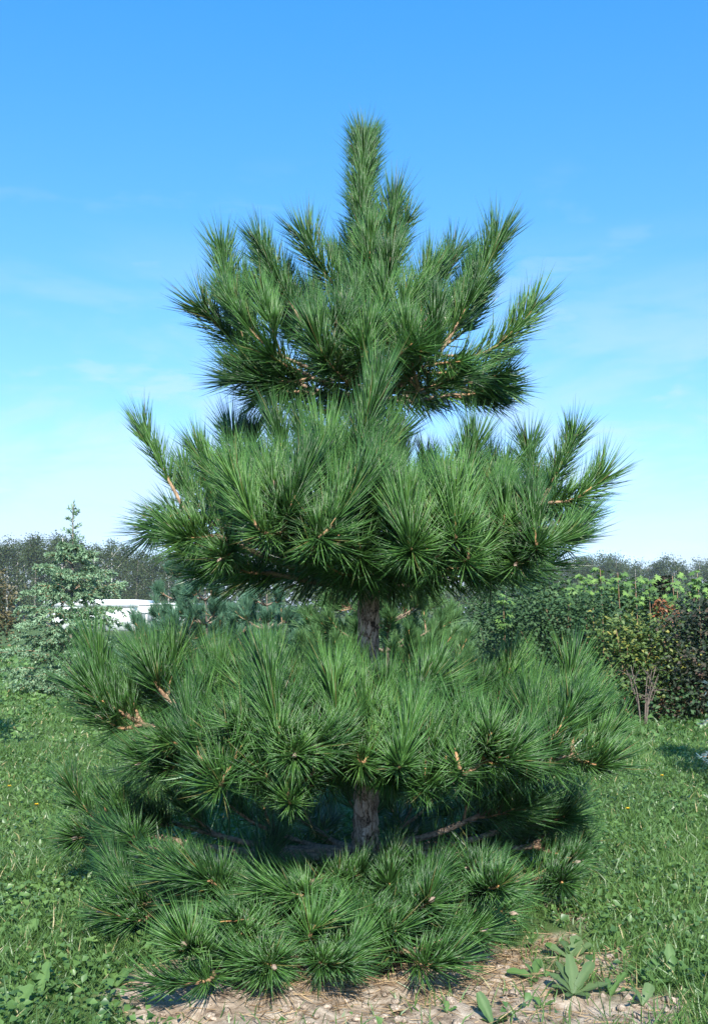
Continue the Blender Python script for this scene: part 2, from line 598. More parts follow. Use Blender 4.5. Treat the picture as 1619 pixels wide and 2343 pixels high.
# (enlargement, row of the whorl on the trunk, node, shoots)
G = [
    # fourth (top) tier
    (1, 800, (720, 900, -.05), [[(600, 740, -.1), (525, 610, -.1)], [(690, 790, .12), (650, 690, .18)]]),
    (1, 860, (520, 960, -.1), [[(420, 790, -.15), (345, 640, -.15)], [(470, 850, .0), (440, 780, .05)]]),
    (1, 870, (340, 1130, -.1), [[(230, 900, -.1), (195, 680, -.1)], [(200, 990, -.2), (115, 900, -.25)], [(280, 1000, .1), (280, 830, .2)]]),
    (1, 870, (430, 1090, -.3), [[(390, 960, -.4), (355, 860, -.4)], [(330, 1010, -.35), (210, 850, -.35)]]),
    (1, 885, (560, 1180, -.2), [[(410, 1195, -.3), (270, 1180, -.3)], [(430, 1150, -.1), (290, 1110, 0)], [(400, 1230, -.2), (330, 1260, -.2)]]),
    (1, 885, (700, 1200, -.35), [[(610, 1100, -.55), (570, 1000, -.6)], [(650, 1080, -.45), (650, 960, -.5)], [(760, 1100, -.5), (790, 980, -.5)], [(690, 1050, -.3), (700, 930, -.3)]]),
    (1, 850, (1070, 1090, -.15), [[(1200, 860, -.2), (1305, 630, -.2)], [(1250, 1080, -.25), (1380, 980, -.3), (1450, 900, -.3)], [(1050, 1020, -.3), (1060, 900, -.35)]]),
    (1, 840, (1000, 1000, .15), [[(1070, 800, .2), (1130, 680, .25)], [(1000, 850, .1), (1035, 760, .1)], [(1150, 850, .35), (1230, 700, .4)]]),
    (1, 870, (1120, 1210, .2), [[(1250, 1150, .35), (1350, 1080, .45)], [(1220, 1240, .1), (1290, 1260, .1)]]),
    (1, 885, (990, 1230, -.3), [[(960, 1110, -.45), (940, 1000, -.5)], [(1080, 1200, -.4), (1160, 1160, -.45)], [(900, 1120, -.4), (880, 1020, -.4)]]),
    (1, 700, (820, 900, -.02), [[(850, 700, -.1), (885, 480, -.12)], [(880, 700, .05), (935, 540, .05)], [(730, 760, .1), (725, 640, .15)], [(790, 760, -.15), (790, 600, -.18)], [(850, 850, -.12), (870, 720, -.2)]]),
    (1, 860, (600, 1080, .3), [[(560, 900, .45), (550, 840, .5)], [(470, 1000, .4), (440, 900, .45)]]),
    (1, 870, (850, 1080, .3), [[(900, 950, .45), (930, 870, .5)], [(800, 980, .5), (780, 900, .55)]]),
    (1, 860, (880, 1010, -.2), [[(920, 910, -.3), (950, 850, -.3)], [(760, 950, -.25), (740, 850, -.28)], [(850, 930, -.3), (850, 830, -.32)]]),
    # third tier
    (2, 1310, (1150, 520, -.75), [[(1230, 330, -.8), (1315, 90, -.8)], [(1250, 470, -.6), (1390, 320, -.5)]]),
    (2, 1310, (1070, 620, -.8), [[(1065, 500, -.85), (1060, 380, -.85)]]),
    (2, 1290, (900, 560, -.5), [[(860, 380, -.5), (830, 250, -.5)], [(960, 400, -.45), (960, 270, -.4)], [(1010, 480, -.5), (1100, 330, -.5)]]),
    (2, 1310, (400, 660, -.1), [[(300, 470, -.1), (205, 290, -.1)], [(330, 690, -.2), (250, 765, -.25)], [(420, 560, .1), (400, 450, .2)]]),
    (2, 1310, (690, 640, -.4), [[(560, 520, -.45), (465, 390, -.45)], [(640, 540, -.3), (620, 460, -.25)], [(720, 520, -.5), (690, 470, -.5)]]),
    (2, 1290, (650, 480, .35), [[(635, 370, .4), (625, 300, .45)], [(700, 400, .3), (720, 300, .3)]]),
    (2, 1330, (870, 760, -.75), [[(885, 680, -.95)], [(770, 765, -.95)], [(830, 640, -.85), (820, 550, -.9)]]),
    (2, 1330, (1050, 720, -.8), [[(1040, 790, -1.0)], [(1000, 860, -.92)], [(1120, 830, -.95)]]),
    (2, 1330, (1180, 780, -.7), [[(1250, 700, -.8), (1320, 620, -.85)], [(1200, 640, -.7), (1220, 570, -.7)], [(1230, 880, -.8)]]),
    (2, 1340, (1480, 780, -.75), [[(1475, 850, -1.0)], [(1560, 740, -.95)], [(1420, 900, -.85)]]),
    (2, 1335, (560, 780, -.4), [[(450, 790, -.55), (380, 790, -.6)], [(620, 850, -.6), (570, 890, -.7)], [(480, 860, -.3), (410, 870, -.3)]]),
    (2, 1320, (520, 690, -.1), [[(410, 720, -.15), (340, 740, -.15)], [(450, 620, 0), (400, 560, .05)]]),
    (2, 1325, (780, 640, -.55), [[(720, 620, -.7), (650, 570, -.75)], [(800, 560, -.6), (790, 470, -.6)]]),
    (2, 1300, (1180, 600, -.5), [[(1230, 520, -.6), (1290, 460, -.6)], [(1100, 520, -.5), (1080, 440, -.5)], [(1300, 620, -.6), (1360, 560, -.65)]]),
    (3, 1315, (460, 625, -.6), [[(510, 480, -.65), (552, 340, -.65)], [(330, 580, -.65), (255, 525, -.65)], [(540, 630, -.65), (630, 600, -.65)]]),
    (3, 1315, (850, 590, -.2), [[(930, 440, -.2), (1000, 300, -.2)], [(1000, 570, -.3), (1120, 480, -.3)], [(810, 480, -.1), (795, 330, -.05)]]),
    (3, 1300, (700, 640, .1), [[(700, 500, .2), (690, 420, .25)], [(620, 520, .2), (610, 440, .3)], [(650, 560, -.1), (690, 450, -.1)]]),
    (3, 1330, (440, 760, -.75), [[(470, 750, -1.0)], [(520, 850, -.95)], [(360, 840, -.9)]]),
    (3, 1330, (800, 790, -.45), [[(830, 790, -.75)], [(900, 770, -.5), (990, 745, -.5)], [(740, 860, -.7)], [(760, 720, -.7)]]),
    (3, 1320, (880, 700, 0), [[(980, 690, .05), (1030, 650, .1)], [(950, 770, 0)]]),
    (3, 1335, (640, 840, .1), [[(730, 920, .15)], [(620, 920, 0)], [(560, 880, -.3)]]),
    (3, 1290, (320, 560, .4), [[(330, 460, .5), (340, 400, .5)], [(240, 480, .45), (220, 380, .45)]]),
    (3, 1330, (620, 720, -.5), [[(680, 700, -.7)], [(640, 650, -.6), (720, 590, -.6)], [(590, 790, -.75)]]),
    (3, 1320, (200, 620, -.6), [[(180, 520, -.7), (160, 440, -.7)], [(140, 590, -.85)], [(260, 680, -.85)]]),
    # second tier
    (4, 1690, (480, 590, -.2), [[(390, 530, -.25), (330, 460, -.25), (250, 260, -.25)], [(455, 540, -.2), (420, 430, -.2)], [(320, 500, -.35), (220, 420, -.4)], [(380, 610, -.3), (280, 560, -.35)]]),
    (4, 1690, (600, 470, -.3), [[(545, 385, -.35), (530, 330, -.35)], [(620, 360, -.3), (640, 270, -.3)], [(520, 400, -.2), (470, 280, -.2)]]),
    (4, 1690, (1110, 625, -.95), [[(1090, 480, -1.0), (1080, 330, -1.0)], [(1020, 620, -1.0), (930, 590, -1.05)], [(1150, 690, -1.1)]]),
    (4, 1690, (880, 640, -.6), [[(790, 570, -.7), (770, 460, -.7)], [(860, 500, -.5), (850, 360, -.5)], [(940, 470, -.45), (960, 340, -.4)]]),
    (4, 1690, (1290, 640, -.6), [[(1350, 570, -.7), (1430, 440, -.75)], [(1240, 520, -.5), (1220, 410, -.5)], [(1330, 480, -.3), (1380, 360, -.3)]]),
    (4, 1700, (700, 740, -.3), [[(590, 745, -.4), (480, 780, -.45)], [(640, 680, -.5), (560, 700, -.55)], [(620, 800, -.4), (540, 830, -.4)]]),
    (4, 1710, (880, 850, -.75), [[(860, 890, -1.0)], [(790, 800, -.9)]]),
    (4, 1710, (1200, 900, -.75), [[(1200, 970, -1.05)], [(1100, 860, -1.0)], [(1290, 850, -1.05)]]),
    (4, 1700, (1220, 700, -.9), [[(1220, 740, -1.15)], [(1320, 700, -1.1)]]),
    (4, 1700, (760, 640, -.2), [[(680, 560, -.2), (640, 440, -.2)], [(720, 480, -.1), (720, 360, -.1)]]),
    (4, 1705, (1000, 760, -.7), [[(960, 760, -.95)], [(1040, 820, -.95)], [(920, 700, -.85), (850, 660, -.9)]]),
    (5, 1690, (360, 530, -.7), [[(410, 470, -.8), (515, 375, -.85)], [(300, 470, -.7), (280, 420, -.7)]]),
    (5, 1710, (330, 720, -.9), [[(345, 800, -1.2)]]),
    (5, 1700, (750, 770, -.85), [[(770, 700, -1.0), (795, 630, -1.05)], [(820, 758, -.95), (890, 755, -1.0)], [(660, 830, -1.0)], [(700, 660, -.9), (640, 600, -.9)]]),
    (5, 1690, (880, 560, -.2), [[(880, 460, -.2), (880, 370, -.2)], [(960, 520, -.1), (1000, 410, -.05)], [(800, 450, -.1), (790, 380, 0)]]),
    (5, 1690, (1040, 610, -.3), [[(1100, 520, -.35), (1165, 430, -.35), (1180, 330, -.35)], [(1150, 560, -.3), (1240, 460, -.3)]]),
    (5, 1700, (1190, 750, -.4), [[(1300, 690, -.45), (1390, 635, -.45)], [(1190, 640, -.4), (1250, 560, -.4)], [(1270, 780, -.5), (1340, 790, -.55)]]),
    (5, 1690, (560, 600, -.4), [[(580, 480, -.4), (620, 410, -.35)], [(520, 520, -.5), (480, 460, -.5)], [(680, 500, -.3), (740, 420, -.3)]]),
    (5, 1705, (1000, 760, -.6), [[(1060, 700, -.75)], [(960, 840, -.8)], [(1080, 790, -.7)], [(960, 640, -.6), (980, 560, -.6)]]),
    (5, 1710, (480, 840, -.7), [[(470, 900, -.95)], [(560, 820, -.95)], [(430, 700, -.9)]]),
    (5, 1700, (120, 640, -.7), [[(100, 540, -.75), (80, 450, -.75)], [(60, 680, -1.0)], [(180, 600, -.9)], [(160, 780, -.95)]]),
    # lowest tier, spreading over the ground
    (6, 1945, (480, 215, -.1), [[(385, 140, -.15), (320, 50, -.15)], [(470, 130, -.1), (458, 80, -.1)], [(400, 260, -.2), (350, 270, -.25)]]),
    (6, 1950, (600, 300, -.25), [[(615, 275, -.5)], [(560, 180, -.2), (540, 110, -.2)], [(540, 320, -.4)]]),
    (6, 1955, (780, 430, -.5), [[(800, 380, -.75)], [(690, 450, -.6)]]),
    (5, 1940, (800, 1010, -.1), [[(860, 970, -.15), (930, 910, -.2)], [(900, 1020, -.2), (980, 990, -.25)]]),
    (5, 1945, (1000, 1060, .1), [[(1080, 1020, .1), (1160, 960, .1)], [(1080, 1060, .0), (1160, 1040, -.05)]]),
    (4, 1945, (640, 1075, .1), [[(560, 1040, .1), (500, 980, .1)], [(560, 1080, .0), (480, 1060, -.05)]]),
    (6, 1950, (720, 560, 10.13), [[(640, 570, 10.14), (560, 545, 10.17)], [(560, 470, 10.2), (510, 400, 10.24)], [(640, 640, 10.1)]]),
    (6, 1950, (1060, 570, 10.12), [[(990, 560, 10.17)], [(960, 470, 10.25)], [(1000, 640, 10.12)]]),
    (6, 1950, (1375, 470, 10.2), [[(1375, 530, 10.21)], [(1280, 650, 10.12)], [(1450, 560, 10.16)]]),
    (6, 1950, (970, 860, 10.07), [[(900, 800, 10.13), (835, 755, 10.19)], [(930, 915, 10.08)]]),
    (6, 1950, (1220, 680, 10.1), [[(1180, 800, 10.1)], [(1240, 840, 10.08)], [(1060, 690, 10.14)], [(1130, 640, 10.18)]]),
    (6, 1950, (1480, 760, 10.08), [[(1440, 830, 10.09)], [(1540, 800, 10.1)], [(1400, 720, 10.15)]]),
    (6, 1955, (960, 520, 10.1), [[(920, 510, 10.12), (860, 500, 10.14)], [(1080, 540, 10.12)]]),
    (7, 1950, (330, 560, 10.15), [[(265, 575, 10.16)], [(420, 540, 10.18), (490, 490, 10.24)], [(180, 540, 10.16)]]),
    (7, 1950, (420, 690, 10.07), [[(460, 745, 10.08)], [(560, 640, 10.1)], [(340, 680, 10.1)]]),
    (7, 1950, (640, 500, 10.15), [[(720, 520, 10.14), (805, 535, 10.14)], [(700, 450, 10.25), (770, 430, 10.3)], [(560, 560, 10.14), (660, 570, 10.14)]]),
    (7, 1948, (620, 400, -.5), [[(700, 370, -.7)], [(560, 360, -.6)], [(680, 440, -.75)]]),
    (7, 1948, (860, 420, -.25), [[(960, 400, -.35)], [(990, 350, -.3)], [(900, 470, -.4)]]),
    (7, 1942, (900, 270, .05), [[(1000, 270, 0), (1100, 255, -.05)], [(980, 200, .1), (1050, 130, .15)], [(1010, 310, -.1), (1090, 330, -.12)]]),
    (7, 1942, (700, 210, .2), [[(820, 240, .2), (880, 230, .2)], [(780, 150, .3)], [(760, 280, .1)]]),
    (7, 1942, (420, 230, .5), [[(470, 170, .8)], [(350, 180, .8)]]),
    (7, 1942, (60, 230, .5), [[(20, 180, .8)], [(100, 170, .85)]]),
]

stars = 0


def add_branch(tp0, node, shoots, rng, L, W, lim_r=.016, dens=1.0, solid=True, mat='needle', twig='twig', origin=PO, parent=pine, buds=True, tint=(0.25, 0.6), old_needles=True, old_from=.55, extra=0, flat=False):
    """a limb from the trunk to its node and the shoots that leave the node"""
    g, gn = Geo(), Geo()
    d = node - tp0
    out = d * np.array([1, 1, 0])
    mid = tp0 + d * .5 + np.array([0, 0, -.05 * np.linalg.norm(out)])
    path = [tp0, mid, node]
    ln = np.linalg.norm(d)
    add_tube(g, path, lim_r, lim_r * .55, 7, 0.0, 0.25, n=12, rough=.06, rng=rng)
    if old_needles and ln > .25:
        pp, _ = resample(path, 20)
        f0 = old_from
        brush(gn, pp[int(f0 * 20):], rng, int(420 * dens * ln * (1 - f0)), L * .95, W * 1.15, 84, 58, .0, (0.05, 0.45), .1, -.04, .05, False, 1.0)
    tips = []
    for s in shoots:
        pts = [node] + [np.asarray(q) for q in s]
        for q in pts[1:]:
            q[2] = max(q[2], .05)
        _, l = resample(pts, 5)
        star = len(s) == 1
        if star and rng.random() < (.2 if flat else .82):       # shoots that face outward turn up at the end
            e_ = pts[-1]
            rise_ = rng.uniform(.12, .24) * (.4 if flat else 1)
            side_ = rng.normal() * .07
            pts.append(e_ + nrm(e_ - pts[-2]) * .03 + np.array([side_ * .4, 0, rise_ * .4]))
            pts.append(e_ + nrm(e_ - pts[-2]) * .02 + np.array([side_, rng.normal() * .03, rise_]))
            star = False
            _, l = resample(pts, 5)
        elif star and flat:                                # on the lowest tier they run on along the ground
            e_ = pts[-1]
            ou = nrm(out) * rng.uniform(.06, .12)
            pts.append(e_ + ou + np.cross(nrm(out), np.array([0, 0, 1.0])) * rng.choice([-1, 1]) * rng.uniform(.05, .13) + np.array([0, 0, rng.uniform(.0, .04)]))
            star = False
            _, l = resample(pts, 5)
        add_tube(g, pts, lim_r * .6, lim_r * .24, 6, 0.3, 1.0, n=10, rough=.09, rng=rng)
        c = int((150 + 680 * l) * dens * rng.uniform(.6, 1.2))
        Ls = L * rng.uniform(.78, 1.2)
        brush(gn, pts, rng, c, Ls, W, rng.uniform(58, 72) if star else rng.uniform(40, 54), rng.uniform(24, 40) if star else rng.uniform(26, 38), (.10 if star or rng.random() < .62 else .24), tint, .14 if star else .04, .08 if flat else .11, .02, solid, .72,
              rng.uniform(-.05, .25) if flat else (rng.uniform(.0, .35) if star else rng.uniform(.05, .4)))
        tips.append((pts[-1], nrm(pts[-1] - pts[-2])))
    for j in range(extra):                       # shorter side shoots further in along the limb
        f_ = rng.uniform(.5, .92)
        p0 = (1 - f_) ** 2 * tp0 + 2 * f_ * (1 - f_) * mid + f_ ** 2 * node
        dd = nrm(out) * rng.uniform(.3, .9) + np.array([rng.normal() * .5, rng.normal() * .5, rng.uniform(.0, .3) if flat else rng.uniform(.25, 1.1)])
        p2 = p0 + nrm(dd) * rng.uniform(.16, .3)
        p2[2] = max(p2[2], .05)
        add_tube(g, [p0, (p0 + p2) / 2 + np.array([0, 0, -.012]), p2], lim_r * .4, lim_r * .25, 5, .4, 1.0, n=6, rough=.09, rng=rng)
        brush(gn, [p0, (p0 + p2) / 2 + np.array([0, 0, -.012]), p2], rng, int(230 * dens), L * rng.uniform(.75, 1.1), W, 56, 28, .1, tint, .08, .08, .02, solid, .75, rng.uniform(.05, .35))
    br = obj('branch', g.mesh('branch', M[twig], True, origin), parent)
    obj('needles', gn.mesh('needles', M[mat], True, origin), br, 'stuff')
    if buds:
        for t_, d_ in tips:
            if rng.random() < .5:
                continue
            o = obj('bud', BUD, br)
            o.location = t_ - origin
            o.rotation_euler = Vector(d_).to_track_quat('Z', 'Y').to_euler()
    return br


for z, row, node, shoots in G:
    L = {1: .188, 2: .195, 3: .195, 4: .2, 5: .2}.get(z, .16)
    if node[2] > 9:
        L = .165
    base = trunk_at(row) if row > 900 or z == 1 else trunk_at(row)
    add_branch(base, zp(z, node), [[zp(z, q) for q in s] for s in shoots], rng, L, .0037, dens=.95,
               lim_r={1: .012, 2: .015, 3: .015, 4: .018, 5: .018}.get(z, .021 if node[2] < 9 else .016), tint=(0.15, 0.6) if z < 6 else (.12, .5), old_from={1: .5, 2: .3, 3: .3, 4: .4, 5: .4}.get(z, .25 if node[2] > 9 else .7), extra={1: 0, 2: 1, 3: 1, 4: 2, 5: 2}.get(z, 3 if node[2] > 9 else 0), flat=z >= 6)  # lowest tier's needles tinted darker, adding shade from the tier above

# branches on the far side of every tier, and short inner ones
for row, rad, nb, rise, L in ((870, .55, 6, .34, .165), (1320, .95, 10, .20, .18), (1715, 1.0, 9, .02, .18), (1945, .8, 5, .03, .18)):
    b0 = trunk_at(row)
    for k in range(nb):
        a_ = R(12 + 156 * (k + rng.uniform(.2, .8)) / nb)
        dv = np.array([math.cos(a_), math.sin(a_), 0])
        rr = rad * rng.uniform(.55, .72)
        node = b0 + dv * rr + np.array([0, 0, rise * rng.uniform(.3, 1.0)])
        shoots = []
        for j in range(3):
            a2 = a_ + (j - 1) * .55 + rng.normal() * .12
            dd = np.array([math.cos(a2) * .75, math.sin(a2) * .75, rng.uniform(.3, 1.0) * (1 if row < 1600 else .45)])
            shoots.append([node + dd * .16, node + nrm(dd) * rng.uniform(.26, .36) + np.array([0, 0, .05])])
        add_branch(b0, node, shoots, rng, L * .92, .0044, .015, .68, buds=False, solid=False)
# low, drooping inner branches that close the underside of the two upper tiers
for row, rad, nb, L in ((915, .62, 14, .17), (1335, .80, 16, .18), (1730, .95, 16, .18)):
    b0 = trunk_at(row)
    for k in range(nb):
        a_ = 2 * math.pi * (k + rng.uniform(.1, .9)) / nb
        dv = np.array([math.cos(a_), math.sin(a_), 0])
        rr = rad * rng.uniform(.55, 1.0)
        node = b0 + dv * rr * .7 + np.array([0, 0, rng.uniform(.02, .08)])
        shoots = []
        for j in range(2):
            a2 = a_ + (j - .5) * .8 + rng.normal() * .15
            shoots.append([node + np.array([math.cos(a2), math.sin(a2), 0]) * rr * .2, node + np.array([math.cos(a2) * rr * .42, math.sin(a2) * rr * .42, rng.uniform(-.03, .05)])])
        add_branch(b0, node, shoots, rng, L, .0046, .013, .55, buds=False, tint=(0.0, 0.4), old_from=.15, flat=True, solid=False)  # darker needle tints paint in the shade beneath the tiers
# leader needles
gL = Geo()
brush(gL, [trunk_at(y) for y in (760, 640, 480, 330)], rng, 2600, .17, .0036, 48, 36, .0, (.25, .5), .03, .06, .01, True, .75)
brush(gL, [trunk_at(y) for y in (900, 830, 760)], rng, 200, .15, .0042, 62, 48, .0, (.15, .4), .12, .04, .02)
obj('leader_needles', gL.mesh('leader_needles', M['needle'], True, PO), pine, 'stuff')

# ------------------------------------------------------------------ leaves
def add_leaves(g, P, D, Nn, L, W, tint, fold=.25):
    """pointed leaves of two halves folded along the midrib"""
    n = len(P)
    L = np.broadcast_to(np.asarray(L, float), (n,)).reshape(n, 1)
    W = np.broadcast_to(np.asarray(W, float), (n,)).reshape(n, 1)
    D = nrm(D)
    Sd = nrm(np.cross(D, Nn))
    Up = np.cross(Sd, D)
    v = [P, P + D * L * .45 + Sd * W * .5 + Up * W * fold, P + D * L - Up * L * .12, P + D * L * .45 - Sd * W * .5 + Up * W * fold, P + D * L * .5]
    V = np.stack(v, axis=1).reshape(-1, 3)
    i = np.arange(n)[:, None] * 5
    t = np.concatenate([i + np.array([[0, 1, 4]]), i + np.array([[1, 2, 4]]), i + np.array([[0, 4, 3]]), i + np.array([[4, 2, 3]])])
    g.add(V, t, None, np.repeat(np.broadcast_to(tint, (n,)), 5))


LOBE = []
for a_, r_ in ((0, 0.0), (200, .18), (215, .42), (250, .30), (262, .72), (300, .42), (328, .95), (345, .55), (0, 1.15), (15, .55), (32, .95), (60, .42), (98, .72), (110, .30), (145, .42), (160, .18)):
    LOBE.append((math.cos(R(a_)) * r_, math.sin(R(a_)) * r_))


def add_lobed(g, P, D, Nn, L, tint):
    """five-lobed leaves"""
    n = len(P)
    D = nrm(D)
    Sd = nrm(np.cross(D, Nn))
    Up = np.cross(Sd, D)
    L = np.broadcast_to(np.asarray(L, float), (n,)).reshape(n, 1)
    v = []
    for fx, sx in LOBE:
        v.append(P + D * L * fx * .7 + Sd * L * sx * .7 - Up * L * .18 * (fx * fx + sx * sx))
    V = np.stack(v, axis=1).reshape(-1, 3)
    k = len(LOBE)
    i = np.arange(n)[:, None] * k
    t = np.concatenate([i + np.array([[0, j, j + 1]]) for j in range(1, k - 1)])
    g.add(V, t, None, np.repeat(np.broadcast_to(tint, (n,)), k))


def rand_dirs(rng, n, up=.0):
    d = rng.normal(size=(n, 3))
    d[:, 2] += up
    return nrm(d)


M['leaf_dark'] = leaf_mat('dark_shrub_leaf', [(0, (0.022, 0.052, 0.022)), (1, (0.065, 0.125, 0.045))], .6, .22, .12)
M['leaf_mid'] = leaf_mat('green_shrub_leaf', [(0, (0.03, 0.07, 0.028)), (1, (0.095, 0.165, 0.06))], .6, .22, .12)
M['leaf_light'] = leaf_mat('light_maple_leaf', [(0, (0.06, 0.13, 0.035)), (1, (0.19, 0.31, 0.075))], .5, .4, .25)
M['leaf_yellow'] = leaf_mat('yellowing_leaf', [(0, (0.03, 0.075, 0.02)), (.7, (0.10, 0.15, 0.035)), (1, (0.30, 0.26, 0.05))], .5, .4, .2)
M['leaf_purple'] = leaf_mat('purple_leaf', [(0, (0.02, 0.026, 0.02)), (.6, (0.045, 0.065, 0.04)), (1, (0.10, 0.055, 0.045))], .6, .22, .12)
M['leaf_orange'] = leaf_mat('orange_leaf', [(0, (0.09, 0.05, 0.03)), (1, (0.34, 0.12, 0.035))], .5, .4, .15)
M['leaf_olive'] = leaf_mat('olive_brown_leaf', [(0, (0.05, 0.05, 0.022)), (1, (0.15, 0.12, 0.05))], .5, .4, .15)
M['leaf_weed'] = leaf_mat('weed_leaf', [(0, (0.045, 0.10, 0.03)), (1, (0.12, 0.21, 0.06))], .55, .28, .22)
M['leaf_grey'] = leaf_mat('grey_green_leaf', [(0, (0.06, 0.11, 0.04)), (1, (0.13, 0.19, 0.075))], .55, .28, .22)
M['grass'] = leaf_mat('grass_blade', [(0, (0.055, 0.115, 0.032)), (.85, (0.125, 0.225, 0.06)), (.93, (0.27, 0.32, 0.11)), (1, (0.45, 0.38, 0.2))], .42, .5, .3)
M['clover'] = leaf_mat('low_weed_leaf', [(0, (0.05, 0.11, 0.03)), (1, (0.16, 0.27, 0.072))], .42, .5, .28)
M['stem_green'] = plain_mat('green_stem', (0.12, 0.17, 0.06), .6)
M['stem_red'] = plain_mat('reddish_stem', (0.22, 0.13, 0.07), .7)
M['petal'] = plain_mat('yellow_petal', (0.75, 0.52, 0.03), .6)


def shrub(name, label, cat, x, Y, zlo, zhi, rad, mat, nclump, per, leaf, seed, group=None, stems=6, flat=.62, rest=None, base=0.0, stem_mat='stem_red', csize=.16):
    """leafy shrub: forked stems and leaves gathered in clumps through the crown"""
    r = np.random.default_rng(seed)
    t = thing(name, label, cat, (x, Y, base), group)
    gs = Geo()
    h = zhi
    cl = []
    for k in range(nclump):
        a = r.uniform(0, 2 * math.pi)
        zz = zlo + (zhi - zlo) * r.random() ** .85
        prof = math.sqrt(max(.08, 1 - ((zz - (zlo + zhi) * .45) / ((zhi - zlo) * .62)) ** 2))
        q = rad * prof * math.sqrt(r.uniform(.08, 1.0)) * r.uniform(.8, 1.18)
        cl.append((math.cos(a) * q, math.sin(a) * q, zz))
    cl = np.array(cl)
    for k in range(stems):
        a = r.uniform(0, 6.283)
        e = cl[r.integers(len(cl))]
        b0 = np.array([math.cos(a) * .05, math.sin(a) * .05, 0])
        add_tube(gs, [b0, np.array([e[0] * .4, e[1] * .4, e[2] * .5]), e], .012, .004, 5, 0, n=7)
        for j in range(3):
            e2 = cl[r.integers(len(cl))]
            m_ = np.array([e[0] * .4, e[1] * .4, e[2] * .5])
            if np.linalg.norm(e2 - m_) < rad * 1.2:
                add_tube(gs, [m_, (m_ + e2) / 2 + np.array([0, 0, .03]), e2], .006, .002, 4, 0, n=5)
    obj('stem', gs.mesh('stem', M[stem_mat], True), t, 'stuff')
    g = Geo()
    P = np.repeat(cl, per, axis=0) + r.normal(size=(nclump * per, 3)) * csize * np.array([.7, .7, .55])
    P[:, 2] = np.maximum(P[:, 2], .03)
    n = len(P)
    D = rand_dirs(r, n) * np.array([1, 1, .6]) + nrm(P * np.array([1, 1, 0]) + 1e-6) * .5
    Nn = rand_dirs(r, n) * .7 + np.array([0, -.35, 1.0])
    tint = np.clip(np.repeat(r.uniform(.1, .9, nclump), per) * .6 + r.random(n) * .45, 0, 1)
    add_leaves(g, P, D, Nn, leaf * r.uniform(.6, 1.2, n), leaf * flat * r.uniform(.7, 1.1, n), tint)
    obj('leaves', g.mesh('leaves', M[mat], False), t, 'stuff')
    return t


def gx_at(px, Y):
    return (px - PW / 2) / F * Y / cp


# the mixed nursery row on the right
rowg = 'shrubs in the nursery row'
spots = [(1120, 12.6, 1.36, .55), (1205, 12.2, 1.32, .50), (1285, 12.0, 1.26, .46), (1352, 12.1, 1.30, .42)]
dl = ['dense dark green small-leaved shrub beside the light green pine', 'dense dark green small-leaved shrub in the middle of the nursery row front',
      'dense dark green small-leaved shrub in the middle of the nursery row front', 'dense dark green small-leaved shrub beside the yellowing shrub']
for i, (px, Y, h, rd) in enumerate(spots):
    shrub('dark_shrub', dl[i], 'shrub', gx_at(px, Y), Y, .05, h, rd, 'leaf_dark', 80, 30, .062, 40 + i, rowg)
for i, (px, Y, h, rd) in enumerate([(1165, 14.6, 1.62, .5), (1250, 14.4, 1.52, .48), (1335, 14.2, 1.44, .46), (1420, 14.0, 1.48, .5), (1500, 13.8, 1.40, .5), (1585, 13.6, 1.44, .5), (1660, 13.4, 1.42, .5)]):
    shrub('maple_shrub', 'tall mid green maple shrub at the back of the nursery row', 'shrub', gx_at(px, Y), Y, .2, h, rd, 'leaf_mid', 70, 26, .085, 60 + i, rowg, flat=.8)
shrub('yellowing_shrub', 'yellowing green shrub beside the bare twiggy bush in the row', 'shrub', gx_at(1425, 11.3), 11.3, .15, 1.02, .42, 'leaf_yellow', 80, 30, .06, 80, rowg)
shrub('yellowing_shrub', 'yellowing green shrub next to the dark purple-leaved shrub', 'shrub', gx_at(1500, 11.35), 11.35, .35, 1.05, .38, 'leaf_yellow', 70, 30, .06, 81, rowg)
shrub('orange_shrub', 'small shrub with orange-brown autumn leaves behind the yellowing shrubs', 'shrub', gx_at(1510, 11.9), 11.9, .95, 1.24, .16, 'leaf_orange', 14, 24, .06, 82, rowg, csize=.07)
shrub('purple_shrub', 'dark purple-leaved shrub next to the blue spruce', 'shrub', gx_at(1585, 11.1), 11.1, .03, 1.25, .42, 'leaf_purple', 90, 30, .065, 83, rowg)
shrub('purple_shrub', 'dark purple-leaved shrub behind the blue spruce', 'shrub', gx_at(1670, 11.0), 11.0, .03, 1.28, .42, 'leaf_purple', 80, 30, .065, 84, rowg)
shrub('low_shrub', 'low dark shrub under the yellowing shrubs', 'shrub', gx_at(1520, 11.15), 11.15, .02, .42, .42, 'leaf_dark', 50, 26, .06, 85, rowg)
shrub('low_shrub', 'low green shrub beside the foot of the dark shrubs', 'shrub', gx_at(1400, 11.6), 11.6, .02, .5, .4, 'leaf_dark', 40, 26, .06, 86, rowg)

